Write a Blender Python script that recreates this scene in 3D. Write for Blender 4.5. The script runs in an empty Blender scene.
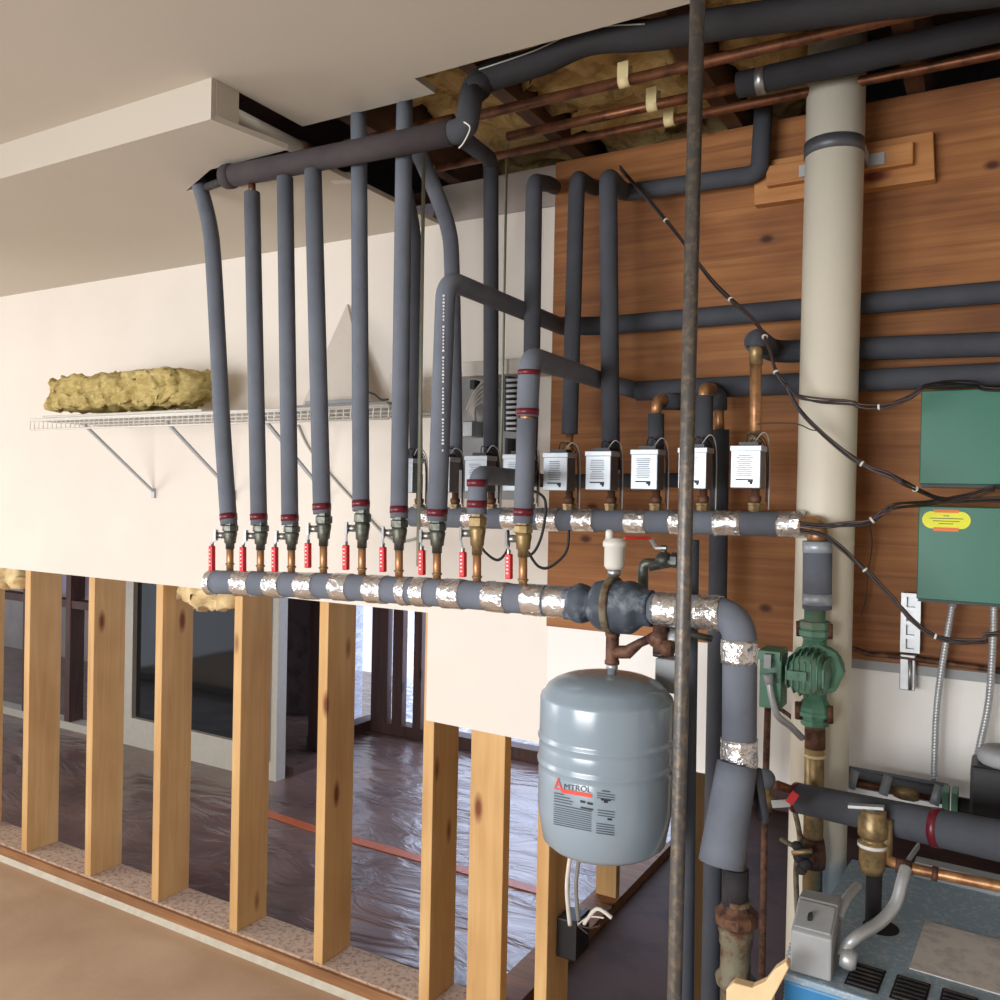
import bpy, bmesh, math, random
from mathutils import Vector, Matrix, noise
random.seed(7)
V = Vector
scn = bpy.context.scene
col = scn.collection
# ------------------------------------------------------------------ camera
FPX = 866.0
CAM = V((0, 0, 1.6))
yaw, pitch, roll = math.radians(30), math.radians(-0.53), 0.02
F0 = V((-math.sin(yaw), math.cos(yaw), 0)); R0 = V((math.cos(yaw), math.sin(yaw), 0)); Z0 = V((0, 0, 1))
FW = (F0 * math.cos(pitch) + Z0 * math.sin(pitch)).normalized()
UP = R0.cross(FW).normalized()
UC = (UP - R0 * roll).normalized(); RC = (R0 + UP * roll).normalized()
def ray(px, py):
    return FW + RC * ((px - 500) / FPX) + UC * ((500 - py) / FPX)
def at(px, py, Y):          # where a sight line meets the vertical plane at distance Y
    d = ray(px, py); return CAM + d * (Y / d.y)
def atz(px, py, z):         # where a sight line meets the level plane at height z
    d = ray(px, py); return CAM + d * ((z - CAM.z) / d.z)
cd = bpy.data.cameras.new('camera'); cd.sensor_width = 36; cd.lens = FPX / 1000 * 36; cd.clip_start = 0.05
cam = bpy.data.objects.new('camera', cd); col.objects.link(cam)
m = Matrix((RC, UC, -FW)).transposed().to_4x4(); m.translation = CAM; cam.matrix_world = m
scn.camera = cam
# ------------------------------------------------------------------ materials
MATS = {}
def hexc(r, g, b):
    def l(c):
        c /= 255.0
        return c / 12.92 if c <= .04045 else ((c + .055) / 1.055) ** 2.4
    return (l(r), l(g), l(b), 1)
class NT:
    def __init__(s, name):
        s.m = bpy.data.materials.new(name); s.m.use_nodes = True
        s.t = s.m.node_tree; s.n = s.t.nodes; s.b = s.n['Principled BSDF']
    def node(s, typ, **kw):
        n = s.n.new(typ)
        for k, v in kw.items():
            if k in n.inputs: n.inputs[k].default_value = v
            else: setattr(n, k, v)
        return n
    def link(s, a, b): s.t.links.new(a, b)
    def coords(s, scale=(1, 1, 1), rnd=False):
        tc = s.node('ShaderNodeTexCoord'); mp = s.node('ShaderNodeMapping'); mp.inputs['Scale'].default_value = scale
        s.link(tc.outputs['Object'], mp.inputs['Vector'])
        if rnd:
            oi = s.node('ShaderNodeObjectInfo'); c = s.node('ShaderNodeCombineXYZ')
            mu = s.node('ShaderNodeMath', operation='MULTIPLY'); mu.inputs[1].default_value = 37.0
            s.link(oi.outputs['Random'], mu.inputs[0])
            for i in range(3): s.link(mu.outputs[0], c.inputs[i])
            s.link(c.outputs[0], mp.inputs['Location'])
        return mp.outputs['Vector']
    def noise(s, vec, scale, detail=4, rough=.55, dist=0):
        n = s.node('ShaderNodeTexNoise'); n.inputs['Scale'].default_value = scale; n.inputs['Detail'].default_value = detail
        n.inputs['Roughness'].default_value = rough; n.inputs['Distortion'].default_value = dist
        s.link(vec, n.inputs['Vector']); return n.outputs['Fac']
    def ramp(s, fac, stops):
        r = s.node('ShaderNodeValToRGB'); e = r.color_ramp.elements
        e[0].position, e[0].color = stops[0]; e[1].position, e[1].color = stops[1]
        for p, c in stops[2:]:
            k = e.new(p); k.color = c
        s.link(fac, r.inputs['Fac']); return r.outputs['Color']
    def mul(s, a, b, fac=1.0, mode='MULTIPLY'):
        x = s.node('ShaderNodeMix', data_type='RGBA', blend_type=mode); x.inputs[0].default_value = fac
        s.link(a, x.inputs[6]); s.link(b, x.inputs[7]); return x.outputs[2]
    def bump(s, h, strength=.3, dist=.002):
        b = s.node('ShaderNodeBump'); b.inputs['Strength'].default_value = strength; b.inputs['Distance'].default_value = dist
        s.link(h, b.inputs['Height']); s.link(b.outputs['Normal'], s.b.inputs['Normal'])
def simple(name, rgb, rough=.6, metal=0, var=.12, scale=30, bump=0, spec=.5, bscale=None):
    t = NT(name); c = hexc(*rgb); v = t.coords()
    f = t.noise(v, scale)
    lo = tuple(x * (1 - var) for x in c[:3]) + (1,); hi = tuple(min(1, x * (1 + var)) for x in c[:3]) + (1,)
    t.link(t.ramp(f, [(.3, lo), (.7, hi)]), t.b.inputs['Base Color'])
    t.b.inputs['Roughness'].default_value = rough; t.b.inputs['Metallic'].default_value = metal
    t.b.inputs['Specular IOR Level'].default_value = spec
    if bump: t.bump(t.noise(v, bscale or scale * 4), bump, .002)
    MATS[name] = t.m; return t
def blotch(name, base, stain, thr=.55, scale=25, rough=.5, metal=0, bump=.2):
    t = NT(name); v = t.coords()
    f = t.noise(v, scale, 6, .65)
    t.link(t.ramp(f, [(thr - .08, hexc(*base)), (thr + .08, hexc(*stain))]), t.b.inputs['Base Color'])
    t.b.inputs['Roughness'].default_value = rough; t.b.inputs['Metallic'].default_value = metal
    t.bump(t.noise(v, scale * 3), bump, .002)
    MATS[name] = t.m; return t
simple('drywall', (232, 225, 215), .85, var=.03, scale=3, bump=.08, bscale=180)
simple('drywall_low', (238, 236, 231), .85, var=.03, scale=3, bump=.05, bscale=180)
simple('offcut_paper', (206, 198, 188), .8, var=.03)
simple('fibre_pale', (226, 202, 152), .95, var=.2, scale=30, bump=.5)
simple('wall_raw', (165, 155, 148), .9, var=.1, scale=6)
simple('ceiling_paint', (196, 188, 174), .9, var=.02, scale=2, bump=.06, bscale=120)
simple('trim_white', (205, 200, 190), .5, var=.03)
simple('foam', (106, 112, 123), .78, var=.12, scale=14, bump=.25, spec=.3, bscale=260)
simple('foam_darkest', (48, 47, 49), .8, var=.12, scale=14, bump=.25, spec=.2, bscale=260)  # darkest of the foam tones, set on two pipes along the ceiling
simple('foam_dark', (70, 73, 80), .8, var=.12, scale=14, bump=.25, spec=.3, bscale=260)
simple('foam_brown', (68, 62, 64), .85, var=.15, scale=14, bump=.25, spec=.25, bscale=260)
simple('red_tape', (98, 20, 36), .35, var=.1)
simple('red_grip', (215, 40, 45), .45, var=.05)
simple('print_white', (220, 220, 225), .6, var=.02)
simple('print_dark', (70, 78, 90), .6, var=.02)
simple('print_black', (35, 37, 45), .6, var=.02)
simple('print_red', (215, 75, 55), .5, var=.02)
simple('steel', (170, 172, 172), .38, metal=.9, var=.1)
simple('zinc', (180, 184, 186), .42, metal=.55, var=.12, bump=.1)
simple('strap_steel', (92, 94, 98), .45, metal=.4)
simple('grey_paint', (150, 153, 155), .55, var=.06)
simple('plastic_white', (214, 212, 204), .4, var=.03)
simple('valve_box', (186, 194, 202), .35, metal=.35, var=.04)
simple('valve_side', (128, 130, 132), .4, metal=.6, var=.1)
simple('pvc', (222, 216, 198), .45, var=.03, scale=4)
simple('tank_paint', (140, 156, 168), .22, var=.03, scale=5, spec=.7)
simple('green_box', (28, 110, 88), .42, var=.05, scale=8)
simple('black_plastic', (26, 27, 31), .45, var=.1)
simple('wire_brown', (62, 46, 42), .5, var=.2)
simple('wire_black', (28, 27, 30), .5, var=.1)
simple('wire_white', (222, 216, 205), .5, var=.05)
simple('tie', (225, 222, 212), .5, var=.02)
simple('yellow_label', (238, 240, 30), .5, var=.02)
simple('orange_label', (235, 120, 40), .5, var=.02)
simple('boiler_blue', (44, 124, 180), .4, var=.08, scale=12)
simple('violet', (150, 136, 160), .5, var=.15, scale=4, bump=.5, bscale=8)
simple('dark_void', (16, 15, 17), .9, var=.1)
simple('shelf_white', (222, 220, 214), .4, var=.02)
simple('bracket_grey', (176, 182, 188), .4, var=.02)
simple('hanger_cream', (216, 200, 150), .5, var=.05)
simple('rod_green', (172, 178, 160), .45, metal=.4, var=.1, bump=.4, bscale=300)
simple('grey_cable', (168, 166, 160), .5, var=.08)
simple('orange_tape', (204, 104, 62), .4, var=.08)
simple('bead_white', (196, 190, 172), .6, var=.1)
simple('beige_wood', (228, 196, 150), .6, var=.08)
simple('window_frame_paint', (196, 192, 180), .5, var=.05)
blotch('copper', (126, 80, 54), (84, 54, 38), .55, 22, .42, .6, .1)
blotch('copper_bright', (186, 140, 98), (140, 98, 66), .55, 30, .42, .6, .1)
blotch('brass', (156, 134, 94), (112, 94, 66), .55, 30, .42, .55, .1)
blotch('brass_green', (112, 114, 104), (74, 78, 76), .5, 40, .45, .6, .2)
blotch('rusty', (112, 78, 60), (66, 44, 36), .52, 40, .65, .4, .4)
blotch('corroded', (116, 112, 92), (92, 58, 38), .54, 34, .7, .25, .8)
blotch('green_iron', (88, 136, 112), (66, 90, 76), .6, 30, .5, 0, .2)
blotch('green_iron_dusty', (98, 138, 116), (132, 130, 112), .6, 22, .6, 0, .2)
blotch('pole_steel', (96, 94, 92), (132, 118, 100), .56, 70, .42, .5, .4)
blotch('separator_wrap', (62, 70, 82), (122, 132, 142), .58, 26, .6, 0, .6)
blotch('rough_dark', (38, 36, 40), (66, 58, 54), .6, 20, .8, 0, .4)
blotch('plate_osb', (196, 172, 150), (150, 118, 96), .56, 60, .85, 0, .3)
blotch('boiler_top', (140, 166, 184), (186, 192, 194), .58, 110, .6, .1, .2)
blotch('boiler_plate', (208, 204, 198), (184, 182, 180), .55, 40, .7, 0, .2)
blotch('dull_floor', (92, 68, 60), (70, 50, 46), .55, 4, .75, 0, .2)
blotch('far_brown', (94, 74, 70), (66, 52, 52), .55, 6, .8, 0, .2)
# foil
t = NT('foil'); v = t.coords()
t.b.inputs['Base Color'].default_value = hexc(226, 226, 226); t.b.inputs['Metallic'].default_value = .92; t.b.inputs['Roughness'].default_value = .24
t.bump(t.noise(v, 55, 3, .6, 1.0), .8, .006); MATS['foil'] = t.m
simple('grey_tape', (168, 178, 188), .4, metal=.3, var=.08, scale=60)
# pine
def pine(name, a, b, knot, scl=(38, 38, 2.2), kscl=(9, 9, 3.2), rnd=True, rough=.65):
    t = NT(name); v = t.coords(scl, rnd); f = t.noise(v, 1, 5, .6, .6)
    c = t.ramp(f, [(.3, hexc(*a)), (.7, hexc(*b))])
    v2 = t.coords(kscl, rnd); vo = t.node('ShaderNodeTexVoronoi'); vo.inputs['Scale'].default_value = 1; t.link(v2, vo.inputs['Vector'])
    wn = t.node('ShaderNodeMapRange'); wn.inputs[1].default_value = .07; wn.inputs[2].default_value = .17
    wn.inputs[3].default_value = 0; wn.inputs[4].default_value = 1; t.link(vo.outputs['Distance'], wn.inputs[0])
    # keep only some knots
    sp = t.node('ShaderNodeSeparateColor'); t.link(vo.outputs['Color'], sp.inputs[0])
    gt = t.node('ShaderNodeMath', operation='GREATER_THAN'); gt.inputs[1].default_value = .75; t.link(sp.outputs[0], gt.inputs[0])
    mx = t.node('ShaderNodeMath', operation='MAXIMUM'); t.link(gt.outputs[0], mx.inputs[0]); t.link(wn.outputs[0], mx.inputs[1])
    kc = t.ramp(mx.outputs[0], [(0, hexc(*knot)), (1, (1, 1, 1, 1))])
    v3 = t.coords((1.5, 1.5, .8), rnd); f3 = t.noise(v3, 3, 2)
    bl = t.ramp(f3, [(.35, (.82, .76, .7, 1)), (.65, (1, 1, 1, 1))])
    t.link(t.mul(t.mul(c, kc), bl), t.b.inputs['Base Color']); t.b.inputs['Roughness'].default_value = rough
    t.bump(f, .15, .001); MATS[name] = t.m
pine('pine', (228, 190, 132), (212, 168, 108), (150, 96, 60))
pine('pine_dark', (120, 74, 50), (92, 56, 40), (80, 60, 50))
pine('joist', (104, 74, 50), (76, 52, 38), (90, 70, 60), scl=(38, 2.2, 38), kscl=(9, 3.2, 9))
pine('board', (206, 150, 92), (178, 120, 68), (140, 80, 50), scl=(2.2, 38, 38), kscl=(4, 9, 9))
pine('plate_side', (176, 128, 84), (132, 92, 60), (120, 80, 50), scl=(2.2, 38, 38), kscl=(3, 9, 9))
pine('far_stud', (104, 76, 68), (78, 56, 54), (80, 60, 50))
# plywood with courses
t = NT('plywood'); v = t.coords((1.2, 20, 44)); f = t.noise(v, 1, 6, .6, 1.2)
c = t.ramp(f, [(.25, hexc(124, 78, 42)), (.5, hexc(158, 103, 56)), (.78, hexc(182, 128, 74))])
v2c = t.coords((5, 5, 8)); sx_n = t.node('ShaderNodeSeparateXYZ'); cx_n = t.node('ShaderNodeCombineXYZ'); t.link(v2c, sx_n.inputs[0]); t.link(sx_n.outputs[0], cx_n.inputs[0]); t.link(sx_n.outputs[2], cx_n.inputs[1]); v2 = cx_n.outputs[0]; vo = t.node('ShaderNodeTexVoronoi'); vo.inputs['Scale'].default_value = 1.3; t.link(v2, vo.inputs['Vector']); vo.voronoi_dimensions = '2D'
sp = t.node('ShaderNodeSeparateColor'); t.link(vo.outputs['Color'], sp.inputs[0])
gt = t.node('ShaderNodeMath', operation='GREATER_THAN'); gt.inputs[1].default_value = .2; t.link(sp.outputs[0], gt.inputs[0])
wn = t.node('ShaderNodeMapRange'); wn.inputs[1].default_value = .05; wn.inputs[2].default_value = .14; t.link(vo.outputs['Distance'], wn.inputs[0])
mx = t.node('ShaderNodeMath', operation='MAXIMUM'); t.link(gt.outputs[0], mx.inputs[0]); t.link(wn.outputs[0], mx.inputs[1])
kc = t.ramp(mx.outputs[0], [(0, (.22, .13, .1, 1)), (1, (1, 1, 1, 1))])
v3 = t.coords((1, 1, 2.5)); bl = t.ramp(t.noise(v3, 2.2, 3), [(.32, (.55, .48, .44, 1)), (.6, (1, 1, 1, 1))])
t.link(t.mul(t.mul(c, kc), bl), t.b.inputs['Base Color']); t.b.inputs['Roughness'].default_value = .7
t.bump(f, .2, .002); MATS['plywood'] = t.m
# kraft floor
t = NT('kraft'); v = t.coords(); f = t.noise(v, 2.2, 5, .6)
t.link(t.ramp(f, [(.3, hexc(180, 150, 122)), (.7, hexc(206, 178, 148))]), t.b.inputs['Base Color']); t.b.inputs['Roughness'].default_value = .5
t.bump(t.noise(v, 5, 4, .6, .6), .15, .02); MATS['kraft'] = t.m
# plastic covered floor
t = NT('sheeting'); v = t.coords(); f = t.noise(v, 1.6, 4, .6)
t.link(t.ramp(f, [(.35, hexc(106, 84, 80)), (.7, hexc(142, 114, 104))]), t.b.inputs['Base Color']); t.b.inputs['Roughness'].default_value = .24
t.b.inputs['Specular IOR Level'].default_value = .9
v2 = t.coords((1.0, 2.6, 1)); t.bump(t.noise(v2, 1.9, 5, .5, 1.4), .5, .05); MATS['sheeting'] = t.m
# yellow fibre
t = NT('fibre'); v = t.coords((1, 1, 3)); f = t.noise(v, 22, 8, .75, 1.0)
t.link(t.ramp(f, [(.28, hexc(150, 128, 70)), (.5, hexc(214, 192, 122)), (.72, hexc(236, 220, 160))]), t.b.inputs['Base Color']); t.b.inputs['Roughness'].default_value = .95
t.bump(t.noise(v, 60, 6, .8), .8, .01); MATS['fibre'] = t.m
t = NT('old_fibre'); v = t.coords((1, 1, 1)); f = t.noise(v, 9, 8, .7, 1.0)
t.link(t.ramp(f, [(.3, hexc(120, 88, 56)), (.5, hexc(204, 172, 110)), (.72, hexc(232, 208, 150))]), t.b.inputs['Base Color']); t.b.inputs['Roughness'].default_value = .95
t.bump(t.noise(v, 40, 6, .8), .8, .01); MATS['old_fibre'] = t.m
# dark glass, thin plastic
t = NT('dark_glass'); t.b.inputs['Base Color'].default_value = hexc(40, 42, 44); t.b.inputs['Roughness'].default_value = .06; t.b.inputs['Transmission Weight'].default_value = .35
v = t.coords(); t.bump(t.noise(v, 2), .03, .01); MATS['dark_glass'] = t.m
t = NT('film'); v = t.coords((2, 2, 6))
tr = t.node('ShaderNodeBsdfTransparent'); tr.inputs[0].default_value = (.93, .95, 1, 1)
tl = t.node('ShaderNodeBsdfTranslucent'); tl.inputs[0].default_value = (.8, .85, 1, 1)
mxs = t.node('ShaderNodeMixShader'); f = t.noise(v, 4, 4, .6, 1.5)
rr = t.node('ShaderNodeMapRange'); rr.inputs[1].default_value = .45; rr.inputs[2].default_value = .65; rr.inputs[3].default_value = .25; rr.inputs[4].default_value = .8
t.link(f, rr.inputs[0]); t.link(rr.outputs[0], mxs.inputs[0]); t.link(tr.outputs[0], mxs.inputs[1]); t.link(tl.outputs[0], mxs.inputs[2])
t.link(mxs.outputs[0], t.n['Material Output'].inputs['Surface']); MATS['film'] = t.m

# ------------------------------------------------------------------ mesh builder
def frame(d, hint=None):
    d = d.normalized(); a = hint or (V((0, 0, 1)) if abs(d.z) < .9 else V((1, 0, 0)))
    x = (a - d * a.dot(d)).normalized(); return x, d.cross(x)
class MB:
    def __init__(s): s.v = []; s.f = []; s.sm = []
    def add(s, vs, fs, smooth=False):
        o = len(s.v); s.v += [V(p) for p in vs]; s.f += [tuple(i + o for i in f) for f in fs]; s.sm += [smooth] * len(fs); return s
    def box(s, a, b):
        x0, y0, z0 = [min(p, q) for p, q in zip(a, b)]; x1, y1, z1 = [max(p, q) for p, q in zip(a, b)]
        return s.add([(x0, y0, z0), (x1, y0, z0), (x1, y1, z0), (x0, y1, z0), (x0, y0, z1), (x1, y0, z1), (x1, y1, z1), (x0, y1, z1)],
                     [(0, 3, 2, 1), (4, 5, 6, 7), (0, 1, 5, 4), (1, 2, 6, 5), (2, 3, 7, 6), (3, 0, 4, 7)])
    def obox(s, c, ax, ay, az):      # centre and three half-axis vectors
        c = V(c); ps = [c + ax * i + ay * j + az * k for k in (-1, 1) for i, j in ((-1, -1), (1, -1), (1, 1), (-1, 1))]
        return s.add(ps, [(0, 3, 2, 1), (4, 5, 6, 7), (0, 1, 5, 4), (1, 2, 6, 5), (2, 3, 7, 6), (3, 0, 4, 7)])
    def bar(s, p, q, w, h, hint=None):
        p, q = V(p), V(q); d = (q - p); x, y = frame(d, hint); return s.obox((p + q) / 2, x * w / 2, y * h / 2, d / 2)
    def prism(s, pts, vec):
        pts = [V(p) for p in pts]; n = len(pts); vec = V(vec)
        s.add(pts + [p + vec for p in pts], [tuple(range(n)), tuple(range(2 * n - 1, n - 1, -1))] + [(i, (i + 1) % n, (i + 1) % n + n, i + n) for i in range(n)]); return s
    def lathe(s, prof, o, d=(0, 0, 1), n=24, hint=None, smooth=True):   # prof: [(radius, along)]
        o = V(o); d = V(d).normalized(); x, y = frame(d, hint); vs = []; fs = []
        for r, h in prof:
            for k in range(n):
                a = 2 * math.pi * k / n; vs.append(o + d * h + x * (r * math.cos(a)) + y * (r * math.sin(a)))
        for i in range(len(prof) - 1):
            for k in range(n):
                fs.append((i * n + k, i * n + (k + 1) % n, (i + 1) * n + (k + 1) % n, (i + 1) * n + k))
        s.add(vs, fs, smooth)
        if prof[0][0] > 1e-5: s.add(vs[:n], [tuple(range(n - 1, -1, -1))])
        if prof[-1][0] > 1e-5: s.add(vs[-n:], [tuple(range(n))])
        return s
    def cyl(s, p, q, r, n=20, r2=None, smooth=True):
        p, q = V(p), V(q); return s.lathe([(r, 0), (r if r2 is None else r2, (q - p).length)], p, q - p, n, None, smooth)
    def tube(s, pts, r, n=16, cap=True, jit=0, seed=0, hollow=0):
        pts = [V(p) for p in pts]; rs = r if isinstance(r, (list, tuple)) else [r] * len(pts)
        x, y = frame(pts[1] - pts[0]); vs = []; fs = []
        for i, p in enumerate(pts):
            d = (pts[min(i + 1, len(pts) - 1)] - pts[max(i - 1, 0)]).normalized()
            x = (x - d * x.dot(d)).normalized(); y = d.cross(x)
            for k in range(n):
                a = 2 * math.pi * k / n; rr = rs[i]
                if jit: rr += jit * noise.noise(V((i * 1.7 + seed, k * 1.3, seed * 3.1)))
                vs.append(p + x * (rr * math.cos(a)) + y * (rr * math.sin(a)))
        for i in range(len(pts) - 1):
            for k in range(n): fs.append((i * n + k, i * n + (k + 1) % n, (i + 1) * n + (k + 1) % n, (i + 1) * n + k))
        s.add(vs, fs, True)
        if cap: s.add(vs[:n], [tuple(range(n - 1, -1, -1))]); s.add(vs[-n:], [tuple(range(n))])
        return s
    def sphere(s, c, r, sc=(1, 1, 1), n=20, m=12):
        vs = []; fs = []; c = V(c)
        for i in range(m + 1):
            th = math.pi * i / m
            for k in range(n):
                a = 2 * math.pi * k / n; vs.append(c + V((r * sc[0] * math.sin(th) * math.cos(a), r * sc[1] * math.sin(th) * math.sin(a), r * sc[2] * math.cos(th))))
        for i in range(m):
            for k in range(n): fs.append((i * n + k, (i + 1) * n + k, (i + 1) * n + (k + 1) % n, i * n + (k + 1) % n))
        return s.add(vs, fs, True)
    def build(s, name, mat, parent=None, bevel=0, label=None):
        me = bpy.data.meshes.new(name)
        if parent is not None: o = parent_loc(parent)
        else:
            xs = [p.x for p in s.v]; ys = [p.y for p in s.v]; zs = [p.z for p in s.v]
            o = V(((min(xs) + max(xs)) / 2, (min(ys) + max(ys)) / 2, min(zs)))
        me.from_pydata([p - o for p in s.v], [], s.f)
        me.polygons.foreach_set('use_smooth', s.sm); me.update()
        bm = bmesh.new(); bm.from_mesh(me); bmesh.ops.remove_doubles(bm, verts=bm.verts, dist=1e-6)
        bmesh.ops.recalc_face_normals(bm, faces=bm.faces); bm.to_mesh(me); bm.free()
        me.materials.append(MATS[mat]); ob = bpy.data.objects.new(name, me); col.objects.link(ob)
        if parent is not None: ob.parent = parent
        else: ob.location = o
        if bevel:
            md = ob.modifiers.new('bevel', 'BEVEL'); md.width = bevel; md.segments = 2; md.limit_method = 'ANGLE'; md.angle_limit = math.radians(50)
        if label: ob['label'] = label
        return ob
def parent_loc(p):
    o = V((0, 0, 0))
    while p is not None: o += V(p.location); p = p.parent
    return o
def tag(o, label, cat, group=None, kind=None):
    o['label'] = label; o['category'] = cat
    if group: o['group'] = group
    if kind: o['kind'] = kind
    return o
def thing(name, label, cat, loc, group=None):
    o = bpy.data.objects.new(name, None); o.empty_display_size = .05; col.objects.link(o); o.location = V(loc)
    return tag(o, label, cat, group)
def struct(mb, name, mat, bevel=0):
    o = mb.build(name, mat, None, bevel); o['kind'] = 'structure'; return o
def bend(pts, rad, n=6):
    """round the corners of a polyline"""
    pts = [V(p) for p in pts]; out = [pts[0]]
    for i in range(1, len(pts) - 1):
        a, b, c = pts[i - 1], pts[i], pts[i + 1]; r = min(rad, (a - b).length * .49, (c - b).length * .49)
        p = b + (a - b).normalized() * r; q = b + (c - b).normalized() * r
        for k in range(n + 1):
            t_ = k / n; out.append(p * (1 - t_) ** 2 + b * 2 * t_ * (1 - t_) + q * t_ ** 2)
    out.append(pts[-1]); return out
def spline(pts, n=8):
    pts = [V(p) for p in pts]; P = [pts[0]] + pts + [pts[-1]]; out = []
    for i in range(1, len(P) - 2):
        a, b, c, d = P[i - 1], P[i], P[i + 1], P[i + 2]
        for k in range(n):
            u = k / n; out.append(.5 * ((2 * b) + (c - a) * u + (2 * a - 5 * b + 4 * c - d) * u * u + (3 * b - a - 3 * c + d) * u ** 3))
    out.append(pts[-1]); return out
def lerp(a, b, u): return a + (b - a) * u

# ================================================================== SETTING
D = 2.14
struct(MB().box((-6.5, -2.5, -.08), (1.6, 2.15, 0)), 'floor', 'kraft')
struct(MB().box((-9, 2.15, -.08), (-1.29, 6.0, 0)), 'floor', 'sheeting')
struct(MB().box((-1.29, 2.15, -.08), (1.6, 6.0, 0)), 'floor', 'dull_floor')
ZC = 2.477
cpoly = [(-6.5, -2.5), (1.6, -2.5), (1.6, 1.50), (-1.10, 1.505), (-1.10, 1.582), (-1.485, 1.578), (-1.485, 1.31), (-6.5, 1.31)]
struct(MB().prism([(x, y, ZC) for x, y in cpoly], (0, 0, .014)), 'ceiling', 'ceiling_paint')
sp_ = [(-6.5, 1.31), (-1.485, 1.31), (-1.455, 1.50), (-1.72, 1.505), (-1.905, 1.585), (-1.72, 1.635), (-1.455, 1.63), (-1.455, 2.128), (-6.5, 2.128)]
struct(MB().prism([(x, y, 2.388) for x, y in sp_], (0, 0, .013)), 'ceiling', 'ceiling_paint')
struct(MB().box((-6.5, 1.298, 2.388), (-1.485, 1.31, ZC)).box((-1.497, 1.311, 2.395), (-1.484, 1.375, ZC - .0005)), 'ceiling', 'ceiling_paint')
# storey above the joists, closes the top
struct(MB().box((-9, -2.5, 2.76), (1.6, 6, 2.8)), 'ceiling', 'pine_dark')
# ceiling of the room behind
struct(MB().box((-9, 2.30, 2.50), (1.6, 6, 2.52)), 'ceiling', 'far_brown')
PX = at(551, 400, 2.118).x; WX = at(427, 660, 2.128).x
# the dividing wall, its drywall and plywood skins
struct(MB().box((-6.5, 2.128, 1.236), (WX, D, 2.388)), 'wall_left', 'drywall')
struct(MB().prism([(WX, 2.128, .915), (PX, 2.128, .908), (PX, 2.128, 2.385), (WX, 2.128, 2.388)], (0, .012, 0)), 'wall_left', 'drywall')
struct(MB().box((WX, 2.130, 2.388), (PX, D, 2.50)), 'wall_left', 'wall_raw')
struct(MB().box((PX, 2.128, .908), (1.6, D, 1.236)), 'wall_right', 'drywall_low')
struct(MB().box((PX, 2.118, 1.236), (1.6, 2.136, 2.50)), 'wall_right', 'plywood')
struct(MB().box((-.32, 2.112, 1.215), (1.6, 2.128, 1.236)), 'trim_1', 'grey_paint')
# timbers: bottom plate, top plate
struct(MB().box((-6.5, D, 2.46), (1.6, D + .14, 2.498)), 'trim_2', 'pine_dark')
struct(MB().box((-6.5, D, .012), (-.35, D + .14, .06)), 'trim_3', 'plate_osb')
struct(MB().box((-6.5, D - .014, 0), (-.35, D, .052)), 'trim_4', 'plate_side')
struct(MB().prism([(-6.5, D - .028, 0), (-6.5, D - .014, 0), (-6.5, D - .014, .018)], (5.6, 0, 0)), 'trim_5', 'bead_white')
struct(MB().box((-1.35, D + .14, 0), (-1.24, 3.75, .04)), 'trim_6', 'plate_side')
struct(MB().box((1.6, -2.5, 0), (1.65, 6, 2.8)), 'wall_east', 'drywall')
struct(MB().box((-3.4, -2.56, 0), (1.6, -2.5, 2.8)), 'wall_behind', 'drywall')

# studs
sx = [at(px_, 700, D).x for px_ in (-33, 23.5, 87, 154.5, 233, 318, 424, 540)] + [-.69]
slabel = ['pine stud cut by the left edge of the photo', 'second pine stud from the left, dark stain at its foot', 'knotty pine stud third from the left, between two dark openings',
          'pine stud left of the glass door, torn fibre at its head', 'broad pine stud standing in front of the glass door end', 'pine stud just left of the bright windows',
          'pine stud under the left edge of the low white drywall', 'pine stud directly below the grey tank with the black box on its side', 'pine stud behind the steel pole, at the lower right']
proto = None
for x, lb in zip(sx, slabel):
    if proto is None:
        proto = MB().box((x, D, .06), (x + .038, D + .14, 2.46)).build('wall_stud', 'pine', None, .002); o = proto
    else:
        o = proto.copy(); col.objects.link(o); o.location = (x + .019, D + .07, .06)
    tag(o, lb, 'stud', 'pine studs of the stripped wall')
o = MB().box((at(470, 800, D).x, D, .06), (at(504, 800, D).x, D + .038, 2.46)).build('wall_stud', 'pine', None, .002)
tag(o, 'pine stud turned flat to the room, left of the grey tank', 'stud', 'pine studs of the stripped wall')
o = MB().box((-1.335, 3.12, .04), (-1.25, 3.158, 2.5)).build('wall_stud', 'pine', None, .002)
tag(o, 'short visible stud on the floor plate seen just under the grey tank', 'stud')

# joists in the open ceiling
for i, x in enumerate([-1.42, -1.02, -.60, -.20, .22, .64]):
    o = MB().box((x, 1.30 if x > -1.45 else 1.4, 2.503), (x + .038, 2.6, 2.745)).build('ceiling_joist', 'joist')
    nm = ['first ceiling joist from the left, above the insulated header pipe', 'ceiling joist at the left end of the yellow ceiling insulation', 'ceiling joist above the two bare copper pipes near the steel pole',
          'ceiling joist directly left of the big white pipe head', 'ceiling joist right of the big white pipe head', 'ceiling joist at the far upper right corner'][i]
    tag(o, nm, 'joist', 'joists in the opened ceiling')

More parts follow.
